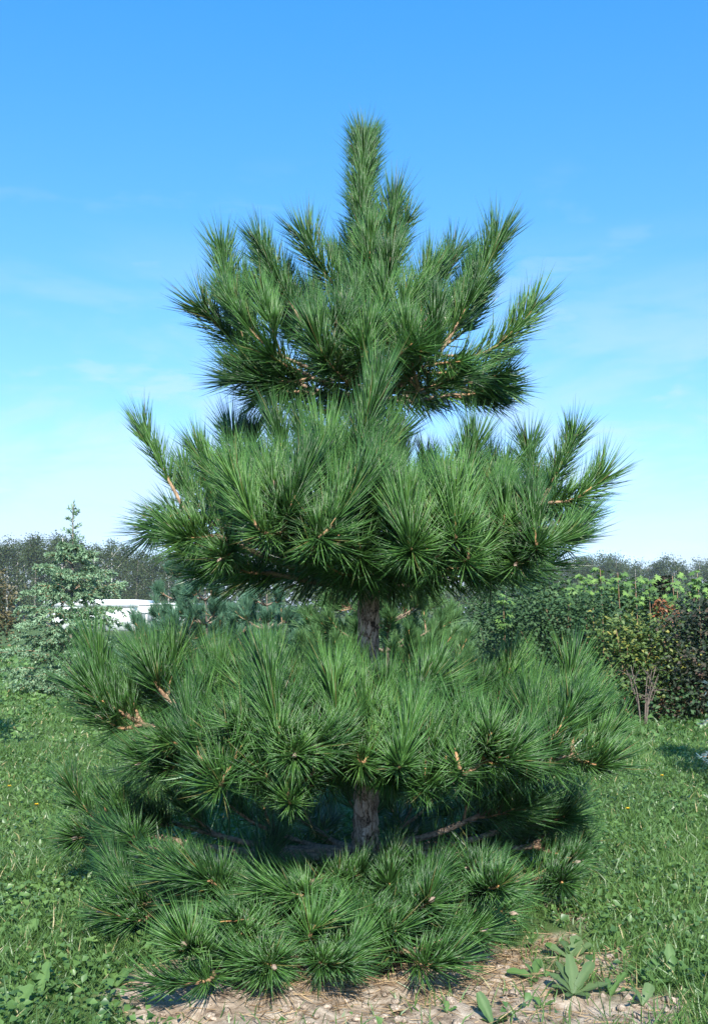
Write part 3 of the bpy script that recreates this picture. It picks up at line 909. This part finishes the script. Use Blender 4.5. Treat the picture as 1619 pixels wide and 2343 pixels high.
# bare twiggy bush in front of the row
r = np.random.default_rng(90)
tw = thing('twiggy_bush', 'bare grey twiggy bush in front of the yellowing shrubs', 'bush', (gx_at(1458, 10.75), 10.75, 0))
for k in range(6):
    g = Geo()
    a = r.uniform(0, 6.28)
    h = r.uniform(.38, .62)
    o_ = np.array([math.cos(a), math.sin(a), 0]) * r.uniform(.05, .25)
    b0 = np.array([math.cos(a) * .03, math.sin(a) * .03, 0])
    top = b0 + o_ + np.array([0, 0, h])
    add_tube(g, [b0, b0 + o_ * .3 + np.array([0, 0, h * .5]), top], .010, .003, 5, 0, n=7)
    for j in range(6):
        t_ = r.uniform(.35, .95)
        s_ = b0 + (top - b0) * t_
        e_ = s_ + rand_dirs(r, 1, .6)[0] * r.uniform(.08, .2)
        add_tube(g, [s_, (s_ + e_) / 2 + np.array([0, 0, .015]), e_], .004, .0015, 4, 0, n=4)
    obj('stem', g.mesh('stem', M['twig_bare'], True), tw)

# young maples standing above the row, with large pale leaves
for i, (px, py, Y) in enumerate([(1335, 1322, 13.0), (1372, 1302, 13.1), (1412, 1310, 13.2), (1452, 1330, 12.6), (1482, 1325, 12.7), (1537, 1318, 12.6), (1594, 1312, 12.5), (1548, 1352, 12.2), (1150, 1372, 12.0), (1296, 1350, 12.4)]):
    r = np.random.default_rng(200 + i)
    top = at(px, py, Y)
    t = thing('maple_sapling', 'pale green maple sapling top standing above the nursery row', 'sapling', (top[0], Y, 0), 'maple saplings above the row')
    g = Geo()
    add_tube(g, [np.zeros(3), np.array([.02, 0, top[2] * .5]), np.array([0, 0, top[2]])], .012, .004, 5, 0, n=8)
    obj('stem', g.mesh('stem', M['stem_red'], True), t)
    g = Geo()
    nl = 22
    zz = top[2] - .34 * r.random(nl) ** 1.3
    P0 = np.stack([np.zeros(nl), np.zeros(nl), zz], 1)
    az = r.uniform(0, 6.28, nl)
    out = np.stack([np.cos(az), np.sin(az), r.uniform(.1, .7, nl)], 1)
    P = P0 + out * r.uniform(.04, .10, (nl, 1))
    add_lobed(g, P, out * np.array([1, 1, .2]) + np.array([0, 0, -.35]), rand_dirs(r, nl) * .5 + np.array([0, -.5, .9]), r.uniform(.07, .13, nl), r.uniform(.2, 1, nl))
    obj('leaves', g.mesh('leaves', M['leaf_light']), t, 'stuff')
r = np.random.default_rng(230)
shrub('purple_sapling', 'dark wine-red maple top between the pale saplings', 'sapling', gx_at(1512, 12.9), 12.9, 1.30, 1.56, .13, 'leaf_purple', 14, 14, .09, 231, csize=.06)

# olive-brown shrubs at the far left edge
for i, (px, Y, h, rd) in enumerate([(-25, 26.5, 2.15, .75), (-120, 25.5, 2.2, .8)]):
    shrub('olive_shrub', 'olive-brown shrub behind the pale fir', 'shrub', gx_at(px, Y), Y, .1, h, rd, 'leaf_olive', 90, 26, .12, 240 + i, 'olive-brown shrubs behind the fir', csize=.22)

# ------------------------------------------------------------------ conifers behind
def short_conifer(name, label, x, Y, h, rad, mat, seed, nw=13, nlen=.035, dens=1.0, droop=.25, lead=.5, bark='bark_grey', lower=.06, twig_n=9, nwid=.005, prof=.8):
    """fir or spruce: whorls of side branches with feathered twigs"""
    r = np.random.default_rng(seed)
    t = thing(name, label, 'conifer', (x, Y, 0))
    g = Geo()
    add_tube(g, [np.zeros(3), np.array([.02, 0, h * .5]), np.array([0, 0, h])], .035, .005, 7, 0, n=12)
    obj('trunk', g.mesh('trunk', M[bark], True), t)
    gl = Geo()
    brush(gl, [np.array([0, 0, h - lead]), np.array([0, 0, h])], r, int(110 * dens), nlen * 1.3, nwid, 70, 35, .0, (.2, .7), .05, 0, 0, False, 1.0)
    for k in range(20):                            # short side twigs along the leader
        z = h - lead * r.uniform(.12, .95)
        a = r.uniform(0, 6.28)
        e = np.array([math.cos(a), math.sin(a), .45]) * (.05 + (h - z) * .18)
        add_tube(gl, [np.array([0, 0, z]), np.array([0, 0, z]) + e], .003, .001, 4, .3, n=3)
        brush(gl, [np.array([0, 0, z]), np.array([0, 0, z]) + e], r, 26, nlen, nwid, 65, 40, .0, (.2, .7), .05, 0, 0, False, 1.0)
    obj('leader', gl.mesh('leader', M[mat]), t, 'stuff')
    for wv in range(nw):
        f = wv / (nw - 1)
        z = lower + (h - lead - lower) * f
        rr = rad * (1 - f) ** prof * .86 + rad * .16
        nb = 7 if f < .8 else 5
        for k in range(nb):
            a = 2 * math.pi * (k + r.uniform(-.3, .3)) / nb + wv * .9
            L = rr * r.uniform(.7, 1.12)
            dv = np.array([math.cos(a), math.sin(a), 0])
            up = .25 + .45 * f + r.normal() * .1
            p0 = np.array([0, 0, z])
            p1 = p0 + dv * L * .5 + np.array([0, 0, up * L * .5])
            p2 = p0 + dv * L + np.array([0, 0, up * L * .75 - droop * L * .2])
            gb, gn = Geo(), Geo()
            add_tube(gb, [p0, p1, p2], .009, .002, 5, .1, .6, n=6)
            brush(gn, [p0 * .7 + p1 * .3, p1, p2], r, int(120 * dens), nlen, nwid, 65, 35, .1, (.1, .8), .05, .02, 0, False, 1.0)
            pp, _ = resample([p0, p1, p2], 24)
            side = np.cross(dv, np.array([0, 0, 1.0]))
            for j in range(twig_n):
                i0 = int(5 + 17 * (j + r.random()) / twig_n)
                s = 1 if j % 2 else -1
                tl = L * r.uniform(.22, .46) * (1 - .5 * i0 / 24) + .04
                e = pp[i0] + (side * s * .8 + dv * .7 + np.array([0, 0, r.uniform(-.45, .35) - droop * .5])) * tl
                add_tube(gb, [pp[i0], e], .0035, .0012, 4, .5, .9, n=3)
                brush(gn, [pp[i0], (pp[i0] + e) / 2 + np.array([0, 0, .01]), e], r, int(64 * dens * (tl / .2 + .3)), nlen, nwid, 66, 35, .05, (.1, .9), .05, .0, 0, False, 1.0)
            br = obj('branch', gb.mesh('branch', M['twig'], True), t)
            obj('needles', gn.mesh('needles', M[mat]), br, 'stuff')
    return t


fx = at(156, 1590, 14.5)
short_conifer('fir_tree', 'pale blue-green young fir with bare leader in front of the white shed', fx[0], 14.5, at(190, 1150, 14.5)[2], .98, 'needle_fir', 301, nw=11, nlen=.055, dens=.85, droop=.5, lead=.68, nwid=.013, twig_n=11, prof=.5)
short_conifer('blue_spruce', 'silvery blue spruce beside the purple-leaved shrubs', 2.84, 6.8, 1.6, .66, 'needle_spruce', 302, nw=9, nlen=.036, dens=.85, droop=.2, lead=.25, nwid=.004, twig_n=10)
shrub('round_shrub', 'tall round leafy shrub beside the lawn opposite the blue spruce', 'shrub', -3.72, 7.3, .1, 2.6, .82, 'leaf_mid', 130, 40, .09, 303, csize=.11)


def small_pine(name, label, x, Y, h, rad, mat, seed, L, W, nw=5, per=8, dens=.5, tint=(.1, .8)):
    r = np.random.default_rng(seed)
    t = thing(name, label, 'pine tree', (x, Y, 0))
    g = Geo()
    add_tube(g, [np.zeros(3), np.array([.03, 0, h * .5]), np.array([0, 0, h * .95])], .03, .006, 8, 0, n=10)
    obj('trunk', g.mesh('trunk', M['twig_bare'], True), t)
    O = np.zeros(3)
    for wv in range(nw):
        f = wv / (nw - 1)
        z = .12 + (h * .86 - .12) * f
        for k in range(per if f < .9 else 4):
            a = 6.283 * (k + r.uniform(-.3, .3)) / per + wv * .7
            dv = np.array([math.cos(a), math.sin(a), 0])
            Lb = rad * (1 - .72 * f) * r.uniform(.6, 1.2)
            node = np.array([0, 0, z]) + dv * Lb * .6 + np.array([0, 0, Lb * .25])
            shoots = []
            for j in range(4):
                dd = nrm(dv * .9 + r.normal(size=3) * .5 + np.array([0, 0, .75]))
                e = node + dd * Lb * r.uniform(.35, .5)
                shoots.append([node + (e - node) * .5 + np.array([0, 0, -.02]), e])
            add_branch(np.array([0, 0, z]), node, shoots, r, L, W, .013, dens, False, mat, 'twig', O, t, False, tint)
    return t


p_ = at(470, 1300, 12.5)
small_pine('blue_pine', 'soft blue-green young pine between the fir and the tall pine', p_[0], 12.5, 1.5, 1.15, 'needle_blue', 311, .12, .0055, nw=5, per=8, dens=.7)
p_ = at(405, 1290, 12.9)
small_pine('blue_pine', 'slim blue-green young pine in front of the white shed', p_[0], 12.9, 1.85, .6, 'needle_blue', 313, .12, .0055, nw=6, per=6, dens=.65)
p_ = at(610, 1340, 11.6)
small_pine('blue_pine', 'broad blue-green young pine close behind the second tier of the tall pine', p_[0], 11.6, 1.42, .95, 'needle_blue', 314, .12, .006, nw=5, per=7, dens=.5)
p_ = at(880, 1340, 8.3)
small_pine('light_pine', 'bushy light green pine right behind the trunk of the tall pine', p_[0], 8.6, 1.5, 1.1, 'needle_yellow', 312, .12, .0055, nw=6, per=9, dens=.68)

# ------------------------------------------------------------------ white shed far behind
D_ = 62.0
M['white_wall'] = plain_mat('white_painted_metal', (0.80, 0.80, 0.79), .5, .04, .5)
M['white_roof'] = plain_mat('white_roof_sheet', (0.82, 0.83, 0.84), .45, .03, .5)
M['frame_grey'] = plain_mat('grey_frame', (0.16, 0.18, 0.19), .6)


def boxg(g, x0, x1, y0, y1, z0, z1, tint=.5):
    V = [(x, y, z) for z in (z0, z1) for y in (y0, y1) for x in (x0, x1)]
    g.add(V, None, [[0, 2, 3, 1], [4, 5, 7, 6], [0, 1, 5, 4], [2, 6, 7, 3], [0, 4, 6, 2], [1, 3, 7, 5]], tint)


def boxo(name, mat, par, *b):
    g = Geo()
    boxg(g, *b)
    return obj(name, g.mesh(name, mat), par)


X = lambda px: (px - PW / 2) / F * D_ / cp
Z = lambda py: at(800, py, D_)[2]
shed = thing('white_shed', 'long low white shed with flat roof behind the pale fir', 'shed', (X(190), D_, 0))
sx = X(190)
boxo('wall', M['white_wall'], shed, X(112) - sx, X(313) - sx, 0, 7, 0, Z(1387))
rf = boxo('roof', M['white_roof'], shed, X(108) - sx, X(316) - sx, -.10, 7.1, Z(1387) + .003, Z(1372))
boxo('gutter', M['frame_grey'], rf, X(200) - sx, X(314) - sx, -.13, -.102, Z(1390.2), Z(1387.4))
boxo('annex_wall', M['white_wall'], shed, X(313.5) - sx, X(432) - sx, .6, 6, 0, Z(1384) - .01)
boxo('annex_roof', M['white_roof'], shed, X(317) - sx, X(436) - sx, .5, 6.1, Z(1384), Z(1379.5))
for k, (a_, b_) in enumerate(((122, 174), (182, 240), (249, 311))):
    dr = boxo('door_panel', M['white_wall'], shed, X(a_) - sx, X(b_) - sx, -.06, -.004, .05, Z(1391.5))
    boxo('door_frame', M['frame_grey'], dr, X(a_) - sx - .17, X(a_) - sx - .004, -.09, -.004, .05, Z(1391))
boxo('door_frame', M['frame_grey'], shed, X(318) - sx, X(344) - sx, .5, .596, Z(1403), Z(1401))
for k, (a_, b_) in enumerate(((322, 333), (338, 352))):
    boxo('window', M['frame_grey'], shed, X(a_) - sx, X(b_) - sx, .52, .594, Z(1424), Z(1405))

# ------------------------------------------------------------------ the far wood
M['wood_leaf'] = leaf_mat('far_wood_leaf', [(0, (0.035, 0.052, 0.022)), (.6, (0.055, 0.080, 0.032)), (1, (0.08, 0.105, 0.044))], .9, .0)


def tree_meshes(seed, h, rad, birch):
    r = np.random.default_rng(seed)
    g = Geo()
    add_tube(g, [np.zeros(3), np.array([r.normal() * .2, 0, h * .4]), np.array([r.normal() * .3, 0, h * .93])], .17, .04, 6, 0, n=8)
    for k in range(9):
        z = h * r.uniform(.3, .85)
        a = r.uniform(0, 6.28)
        e = np.array([math.cos(a) * rad * .8, math.sin(a) * rad * .8, z + rad * r.uniform(.3, .9)])
        add_tube(g, [np.array([0, 0, z]), e], .06, .02, 4, 0, n=3)
    tm = g.mesh('trunk', M['bark_birch' if birch else 'bark_grey'], True)
    g = Geo()
    ncl, per = (55, 40) if birch else (90, 50)
    z = h * (.16 + .84 * r.random(ncl) ** .8)
    f = np.clip((z / h - .16) / .84, 0, 1)
    rr = rad * np.sqrt(np.clip(1 - (f * 1.5 - .55) ** 2, .06, 1)) * np.sqrt(r.uniform(.1, 1, ncl)) * r.uniform(.7, 1.2, ncl)
    a = r.uniform(0, 6.28, ncl)
    cl = np.stack([np.cos(a) * rr, np.sin(a) * rr, z], 1)
    P = np.repeat(cl, per, 0) + r.normal(size=(ncl * per, 3)) * .48
    n_ = len(P)
    add_leaves(g, P, rand_dirs(r, n_), rand_dirs(r, n_, .5), r.uniform(.16, .34, n_), r.uniform(.12, .26, n_), np.clip(.15 + np.repeat(r.random(ncl), per) * .45 + r.random(n_) * .25, 0, 1))
    return tm, g.mesh('crown', M['wood_leaf'])


VAR = [tree_meshes(400 + i, 12.0, rd, i in (1, 3)) for i, rd in enumerate((2.6, 2.0, 3.0, 1.8, 2.4))]
r = np.random.default_rng(410)


def far_tree(px, Y, ytop, var, name, label, group):
    t = thing(name, label, 'tree', (gx_at(px, Y), Y, -.05), group)
    s = at(800, ytop, Y)[2] / 12.0
    t.scale = (s * r.uniform(.85, 1.15), s, s)
    t.rotation_euler = (0, 0, r.uniform(0, 6.28))
    obj('trunk', VAR[var][0], t)
    obj('crown', VAR[var][1], t, 'stuff')


for px in range(-40, 440, 17):
    Y = r.uniform(150, 172)
    v = int(r.integers(5))
    bi = v in (1, 3)
    top = 1248 + r.normal() * 9 + (16 if px > 270 else 0) + (-6 if 60 < px < 200 else 0)
    far_tree(px + r.normal() * 4, Y, top, v, 'birch_tree' if bi else 'forest_tree',
             'pale-trunked birch in the dark wood behind the white shed' if bi else 'dark round-crowned tree in the wood behind the white shed',
             'birches in the wood behind the shed' if bi else 'dark trees in the wood behind the shed')
for px in range(1130, 1680, 15):
    Y = r.uniform(205, 235)
    v = int(r.integers(5))
    bi = v in (1, 3)
    top = 1290 + r.normal() * 5 + (-14 if 1310 < px < 1410 else 0) + (-4 if px > 1520 else 0)
    far_tree(px + r.normal() * 4, Y, top, v, 'birch_tree' if bi else 'forest_tree',
             'pale-trunked birch in the distant wood beyond the nursery row' if bi else 'round-crowned tree in the distant wood beyond the nursery row',
             'birches in the distant wood' if bi else 'trees in the distant wood')
# the rest of the wood, read as one mass
g = Geo()
nb = 1700
ang = r.uniform(-.75, .75, nb)
dist = r.uniform(185, 260, nb)
hh = dist * r.uniform(.028, .042, nb)
cl = np.stack([np.tan(ang) * dist, dist, hh * r.uniform(.02, 1, nb)], 1)
per = 26
P = np.repeat(cl, per, 0) + r.normal(size=(nb * per, 3)) * np.array([2.0, 2.2, .7])
P[:, 2] = np.maximum(P[:, 2], .2)
n_ = len(P)
add_leaves(g, P, rand_dirs(r, n_), rand_dirs(r, n_, .4), r.uniform(.7, 1.2, n_), r.uniform(.5, .95, n_), np.clip(np.repeat(r.random(nb), per) * .55 + r.random(n_) * .45, 0, 1))
tag(obj('distant_wood', g.mesh('distant_wood', M['wood_leaf']), None, 'stuff'), 'distant grey-green wood along the horizon', 'wood')

# ------------------------------------------------------------------ grass and low weeds
def lawn_points(rg, n, y0, y1, pw=1.0):
    y = y0 + (y1 - y0) * rg.random(n) ** pw
    half = .36 * y + .9
    x = rg.uniform(-1, 1, n) * half
    return x, y


g = Geo()
rg = np.random.default_rng(500)
for n, y0, y1, h0, h1, w in ((95000, 2.3, 5.2, .03, .09, .0040), (66000, 5.0, 9.0, .035, .085, .0065), (52000, 8.5, 16, .04, .09, .012), (24000, 15, 34, .06, .12, .03)):
    x, y = lawn_points(rg, n, y0, y1, .8)
    patch = vnoise(x, y, .35, 31)
    keep = (rg.random(n) > soil_amount(x, y) * .94) & (rg.random(n) < .35 + .9 * patch)
    x, y, patch = x[keep], y[keep], patch[keep]
    k = len(x)
    B = np.stack([x, y, ground_z(x, y) - .004], 1)
    D = nrm(np.stack([rg.normal(size=k) * .42, rg.normal(size=k) * .42, np.ones(k)], 1))
    L = rg.uniform(h0, h1, k) * (.6 + .8 * patch)
    tall = rg.random(k) < .012
    L = np.where(tall, L * 2.0, L)
    bend = np.stack([rg.normal(size=k) * .3, rg.normal(size=k) * .3, -rg.random(k) * .25], 1)
    tint = np.clip(.25 + .45 * vnoise(x, y, .8, 33) + rg.normal(size=k) * .16, 0, .9)
    tint = np.where(rg.random(k) < .032, 1.0, tint)
    add_needles(g, B, D, bend, L, w * rg.uniform(.7, 1.3, k), tint, rg, False)
tag(obj('grass', g.mesh('grass', M['grass']), None, 'stuff'), 'short green lawn grass around the pine', 'grass')

g = Geo()
for n, y0, y1, s0, s1, cl in ((32000, 2.3, 5.4, .012, .036, 1), (24000, 5.0, 9.5, .018, .038, 1), (14000, 9, 17, .04, .08, 1), (6000, 16, 30, .08, .15, 1)):
    x, y = lawn_points(rg, n, y0, y1, .8)
    patch = vnoise(x, y, .3, 35)
    keep = (rg.random(n) > soil_amount(x, y) * .96) & (rg.random(n) < (patch - .15) * 1.6)
    x, y = x[keep], y[keep]
    k = len(x)
    P = np.stack([x, y, ground_z(x, y) + rg.uniform(.005, .05, k) * (1 + s1 * 8)], 1)
    D = rand_dirs(rg, k) * np.array([1, 1, .45]) + np.array([0, 0, .2])
    Nn = rand_dirs(rg, k) * .55 + np.array([0, -.2, 1])
    s = rg.uniform(s0, s1, k)
    add_leaves(g, P, D, Nn, s, s * rg.uniform(.5, .95, k), np.clip(.2 + .5 * vnoise(x, y, .6, 36) + rg.normal(size=k) * .2, 0, 1))
tag(obj('low_weeds', g.mesh('low_weeds', M['clover']), None, 'stuff'), 'small round-leaved weeds growing through the lawn', 'weeds')

# dry needle litter and soil crumbs on the bare ground
M['litter'] = leaf_mat('dry_needle', [(0, (0.14, 0.085, 0.045)), (1, (0.42, 0.30, 0.17))], .7, .2)
g = Geo()
n = 16000
x = rg.normal(size=n) * .62 + .15
y = 3.75 + rg.normal(size=n) * .42
keep = (rg.random(n) < soil_amount(x, y)) & (y > 2.4) & (rg.random(n) < vnoise(x, y, .16, 41) * 1.3)
x, y = x[keep], y[keep]
k = len(x)
B = np.stack([x, y, ground_z(x, y) + .006], 1)
a = rg.uniform(0, 6.28, k)
D = nrm(np.stack([np.cos(a), np.sin(a), rg.normal(size=k) * .12], 1))
add_needles(g, B, D, rg.normal(size=(k, 3)) * .06, rg.uniform(.04, .12, k), np.full(k, .0026), rg.random(k), rg, False)
tag(obj('needle_litter', g.mesh('needle_litter', M['litter']), None, 'stuff'), 'dry brown fallen needles on the bare soil', 'litter')

M['clod'] = bark_mat('dry_soil_clod', [(0.3, (0.16, 0.115, 0.08)), (0.9, (0.48, 0.38, 0.29))], sc=30.0)
g = Geo()
ico = np.array([(0, 0, 1), (.9, 0, .45), (.28, .85, .45), (-.72, .53, .45), (-.72, -.53, .45), (.28, -.85, .45), (.72, .53, -.45), (-.28, .85, -.45), (-.9, 0, -.45), (-.28, -.85, -.45), (.72, -.53, -.45), (0, 0, -1)])
icf = [(0, 1, 2), (0, 2, 3), (0, 3, 4), (0, 4, 5), (0, 5, 1), (1, 6, 2), (2, 7, 3), (3, 8, 4), (4, 9, 5), (5, 10, 1), (2, 6, 7), (3, 7, 8), (4, 8, 9), (5, 9, 10), (1, 10, 6), (11, 7, 6), (11, 8, 7), (11, 9, 8), (11, 10, 9), (11, 6, 10)]
n = 2600
x = rg.uniform(-1.1, 1.2, n)
y = rg.uniform(2.4, 4.0, n)
keep = (rg.random(n) < soil_amount(x, y)) & (rg.random(n) < vnoise(x, y, .13, 43) * 1.2)
x, y = x[keep], y[keep]
for xx, yy, zz in zip(x, y, ground_z(x, y)):
    s = .003 + .017 * rg.random() ** 3
    g.add(ico * (1 + rg.normal(size=(12, 1)) * .2) * s * np.array([1, 1, .65]) + np.array([xx, yy, zz + s * .3]), icf)
tag(obj('soil_clods', g.mesh('soil_clods', M['clod']), None, 'stuff'), 'crumbs of dry pale soil on the bare ground', 'soil')

# ------------------------------------------------------------------ single weeds one can point at
def blade_leaf(L, W, arch, seg=7, wavy=0.0, seed=0):
    """a long weed leaf along +Y, base at the origin"""
    r = np.random.default_rng(seed)
    V, Q = [], []
    for i in range(seg + 1):
        t = i / seg
        w = W * (.14 + .86 * max(0, math.sin(math.pi * min(1, t ** 1.5 * .86 + .04))) ** .75) * .5 * (1 + wavy * r.normal())
        if i == seg:
            w = W * .22
        y, z = L * t * (1 - .18 * arch * t), L * (arch * .55 * t - arch * .75 * t * t) + L * .1 * t
        for s, dz in ((-1, .18), (-.5, .06), (0, -.03), (.5, .06), (1, .18)):
            V.append((s * w, y, z + dz * w + (r.normal() * wavy * W * .15 if abs(s) == 1 else 0)))
    for i in range(seg):
        for k in range(4):
            b_ = i * 5 + k
            Q.append([b_, b_ + 1, b_ + 6, b_ + 5])
    return np.array(V), Q


def weed(name, label, px, py, leaves, mat='leaf_weed', seed=0, cat='weed', wavy=.2):
    b0 = atz(px, py, 0.0)
    b0[2] = ground_z(b0[:1], b0[1:2])[0]
    t = thing(name, label, cat, tuple(b0))
    r = np.random.default_rng(seed)
    for k, (az, el, L, W, arch) in enumerate(leaves):
        V, Q = blade_leaf(L, W, arch, 8, wavy, seed * 31 + k)
        g = Geo()
        base_t = r.uniform(.2, .7)
        g.add(V, None, Q, base_t + np.where(np.arange(len(V)) % 5 == 2, .3, 0) + r.normal(size=len(V)) * .06)
        o = obj('leaf', g.mesh('leaf', M[mat], True), t)
        o.rotation_euler = (R(el * .72), R(r.uniform(-25, 25)), R(az + r.uniform(-8, 8)))
        o.scale = (r.uniform(.95, 1.3), r.uniform(.95, 1.3), 1.15)
    return t


weed('broadleaf_weed', 'rosette weed with long upright oval leaves on the bare soil', 1312, 2285,
     [(-32, 50, .11, .032, .3), (4, 55, .115, .030, .2), (26, 44, .10, .028, .3), (62, 42, .085, .034, .4), (-75, 18, .10, .03, .3), (150, 20, .06, .025, .5), (100, 30, .07, .03, .4), (-130, 15, .06, .022, .4)], 'leaf_grey', 1)
weed('broadleaf_weed', 'low weed with notched leaves beside the rosette weed', 1222, 2246,
     [(-25, 55, .075, .03, .4), (85, 15, .09, .028, .4), (40, 40, .06, .025, .3), (-80, 20, .055, .022, .4), (180, 10, .05, .022, .4)], 'leaf_weed', 2)
weed('broadleaf_weed', 'single broad upright leaf by a round-leaved seedling on the soil', 1128, 2341,
     [(8, 80, .085, .030, .1), (-70, 25, .06, .034, .3), (-100, 30, .05, .034, .3), (70, 20, .04, .02, .3)], 'leaf_weed', 3, wavy=.05)
weed('broadleaf_weed', 'pale grey-green dandelion leaf at the edge of the grass', 1302, 2190,
     [(-18, 52, .10, .034, .3), (60, 35, .08, .03, .4), (-70, 40, .08, .03, .4), (30, 50, .07, .03, .4)], 'leaf_grey', 4)
weed('broadleaf_weed', 'pair of folded weed leaves at the edge of the bare soil', 1395, 2282,
     [(-50, 45, .075, .026, .3), (25, 60, .06, .022, .3), (-110, 20, .06, .022, .4)], 'leaf_weed', 5)
weed('broadleaf_weed', 'drooping pale weed between rosette and lawn grass', 1468, 2308,
     [(30, 45, .07, .025, .7), (-20, 60, .075, .028, .4), (-70, 30, .06, .024, .5), (110, 25, .05, .02, .4)], 'leaf_grey', 6)
weed('broadleaf_weed', 'tall narrow weed leaf standing in the grass beside a rosette', 1535, 2260,
     [(-10, 75, .12, .026, .2), (40, 55, .08, .022, .4), (-70, 40, .07, .02, .4)], 'leaf_weed', 7)
weed('thistle_weed', 'grey spiny-edged thistle leaf lying on the soil edge', 215, 2222,
     [(88, 8, .10, .032, .3), (60, 20, .07, .026, .4), (-80, 14, .06, .022, .4)], 'leaf_grey', 8, wavy=.35)
weed('broadleaf_weed', 'upright leafy weed in the grass beside the thistle', 92, 2290,
     [(-10, 70, .10, .032, .4), (35, 50, .09, .034, .4), (-60, 45, .08, .03, .4), (110, 30, .07, .028, .4), (170, 20, .06, .025, .4)], 'leaf_weed', 9)
weed('broadleaf_weed', 'round-leaved weed clump in the lawn above the thistle', 60, 2160,
     [(0, 60, .08, .045, .4), (50, 45, .07, .042, .4), (-50, 45, .075, .04, .4), (100, 30, .06, .04, .4), (-110, 30, .06, .036, .4)], 'leaf_weed', 10)
weed('broadleaf_weed', 'oval-leaved weed in the lawn next to the lowest pine shoots', 252, 2130,
     [(-20, 55, .07, .036, .4), (45, 45, .07, .034, .4), (100, 35, .06, .032, .4), (-80, 40, .06, .03, .4)], 'leaf_weed', 11)
weed('broadleaf_weed', 'small green weed at the soil edge below the lowest pine shoot', 268, 2262,
     [(-30, 50, .06, .03, .4), (40, 50, .055, .03, .4), (110, 25, .05, .025, .4), (-100, 25, .05, .025, .4)], 'leaf_weed', 12)
weed('broadleaf_weed', 'leafy weed at the corner of the lawn beside bare soil', 30, 2330,
     [(-20, 60, .09, .036, .4), (30, 55, .08, .034, .4), (80, 40, .07, .03, .4), (-75, 35, .07, .03, .4)], 'leaf_weed', 13)
weed('seedling', 'tiny green seedling alone on the pale soil', 1022, 2325, [(0, 50, .03, .014, .3), (80, 40, .03, .014, .3), (-80, 40, .03, .012, .3)], 'leaf_weed', 14)
weed('seedling', 'small seedling below the soil edge near the notched weed', 1240, 2308, [(20, 40, .035, .014, .3), (-70, 30, .04, .014, .3), (120, 25, .03, .012, .3)], 'leaf_weed', 15)

# dandelion flowers
for i, (px, py, h, lb) in enumerate(((1513, 1800, .07, 'yellow dandelion in the grass beside the blue spruce shadow'), (20, 1822, .06, 'yellow dandelion in the grass beside the left lowest pine shoots'), (82, 1862, .05, 'small yellow flower in the lawn near the lowest pine shoots'), (1434, 1872, .05, 'low yellow flower in the lawn beside the right pine shoots'))):
    b0 = atz(px, py, 0)
    t = thing('dandelion', lb, 'flower', tuple(b0))
    g = Geo()
    add_tube(g, [np.zeros(3), np.array([.004, 0, h])], .002, .0016, 5, 0, n=3)
    obj('stem', g.mesh('stem', M['stem_green'], True), t)
    g = Geo()
    k = 26
    a = np.arange(k) * 2.4
    D = np.stack([np.cos(a), np.sin(a), .25 + .8 * (np.arange(k) / k)], 1)
    add_leaves(g, np.tile([[.004, 0, h]], (k, 1)), D, np.tile([[0, 0, 1.0]], (k, 1)), .016, .006, .5)
    obj('flower_head', g.mesh('flower_head', M['petal']), t)

# ------------------------------------------------------------------ the slight haze of the air
g = Geo()
boxg(g, -2500, 2500, -200, 2600, -1.2, 16.0)
mh = bpy.data.materials.new('pale_air')
mh.use_nodes = True
nt = mh.node_tree
for n_ in list(nt.nodes):
    nt.nodes.remove(n_)
vo_ = N(nt, 'ShaderNodeVolumePrincipled', inp={'Density': 0.0004})
vo_.inputs['Color'].default_value = (0.88, 0.92, 0.95, 1)
vo_.inputs['Anisotropy'].default_value = 0.2
ou_ = N(nt, 'ShaderNodeOutputMaterial')
nt.links.new(vo_.outputs[0], ou_.inputs['Volume'])
obj('haze', g.mesh('haze', mh), None, 'stuff')
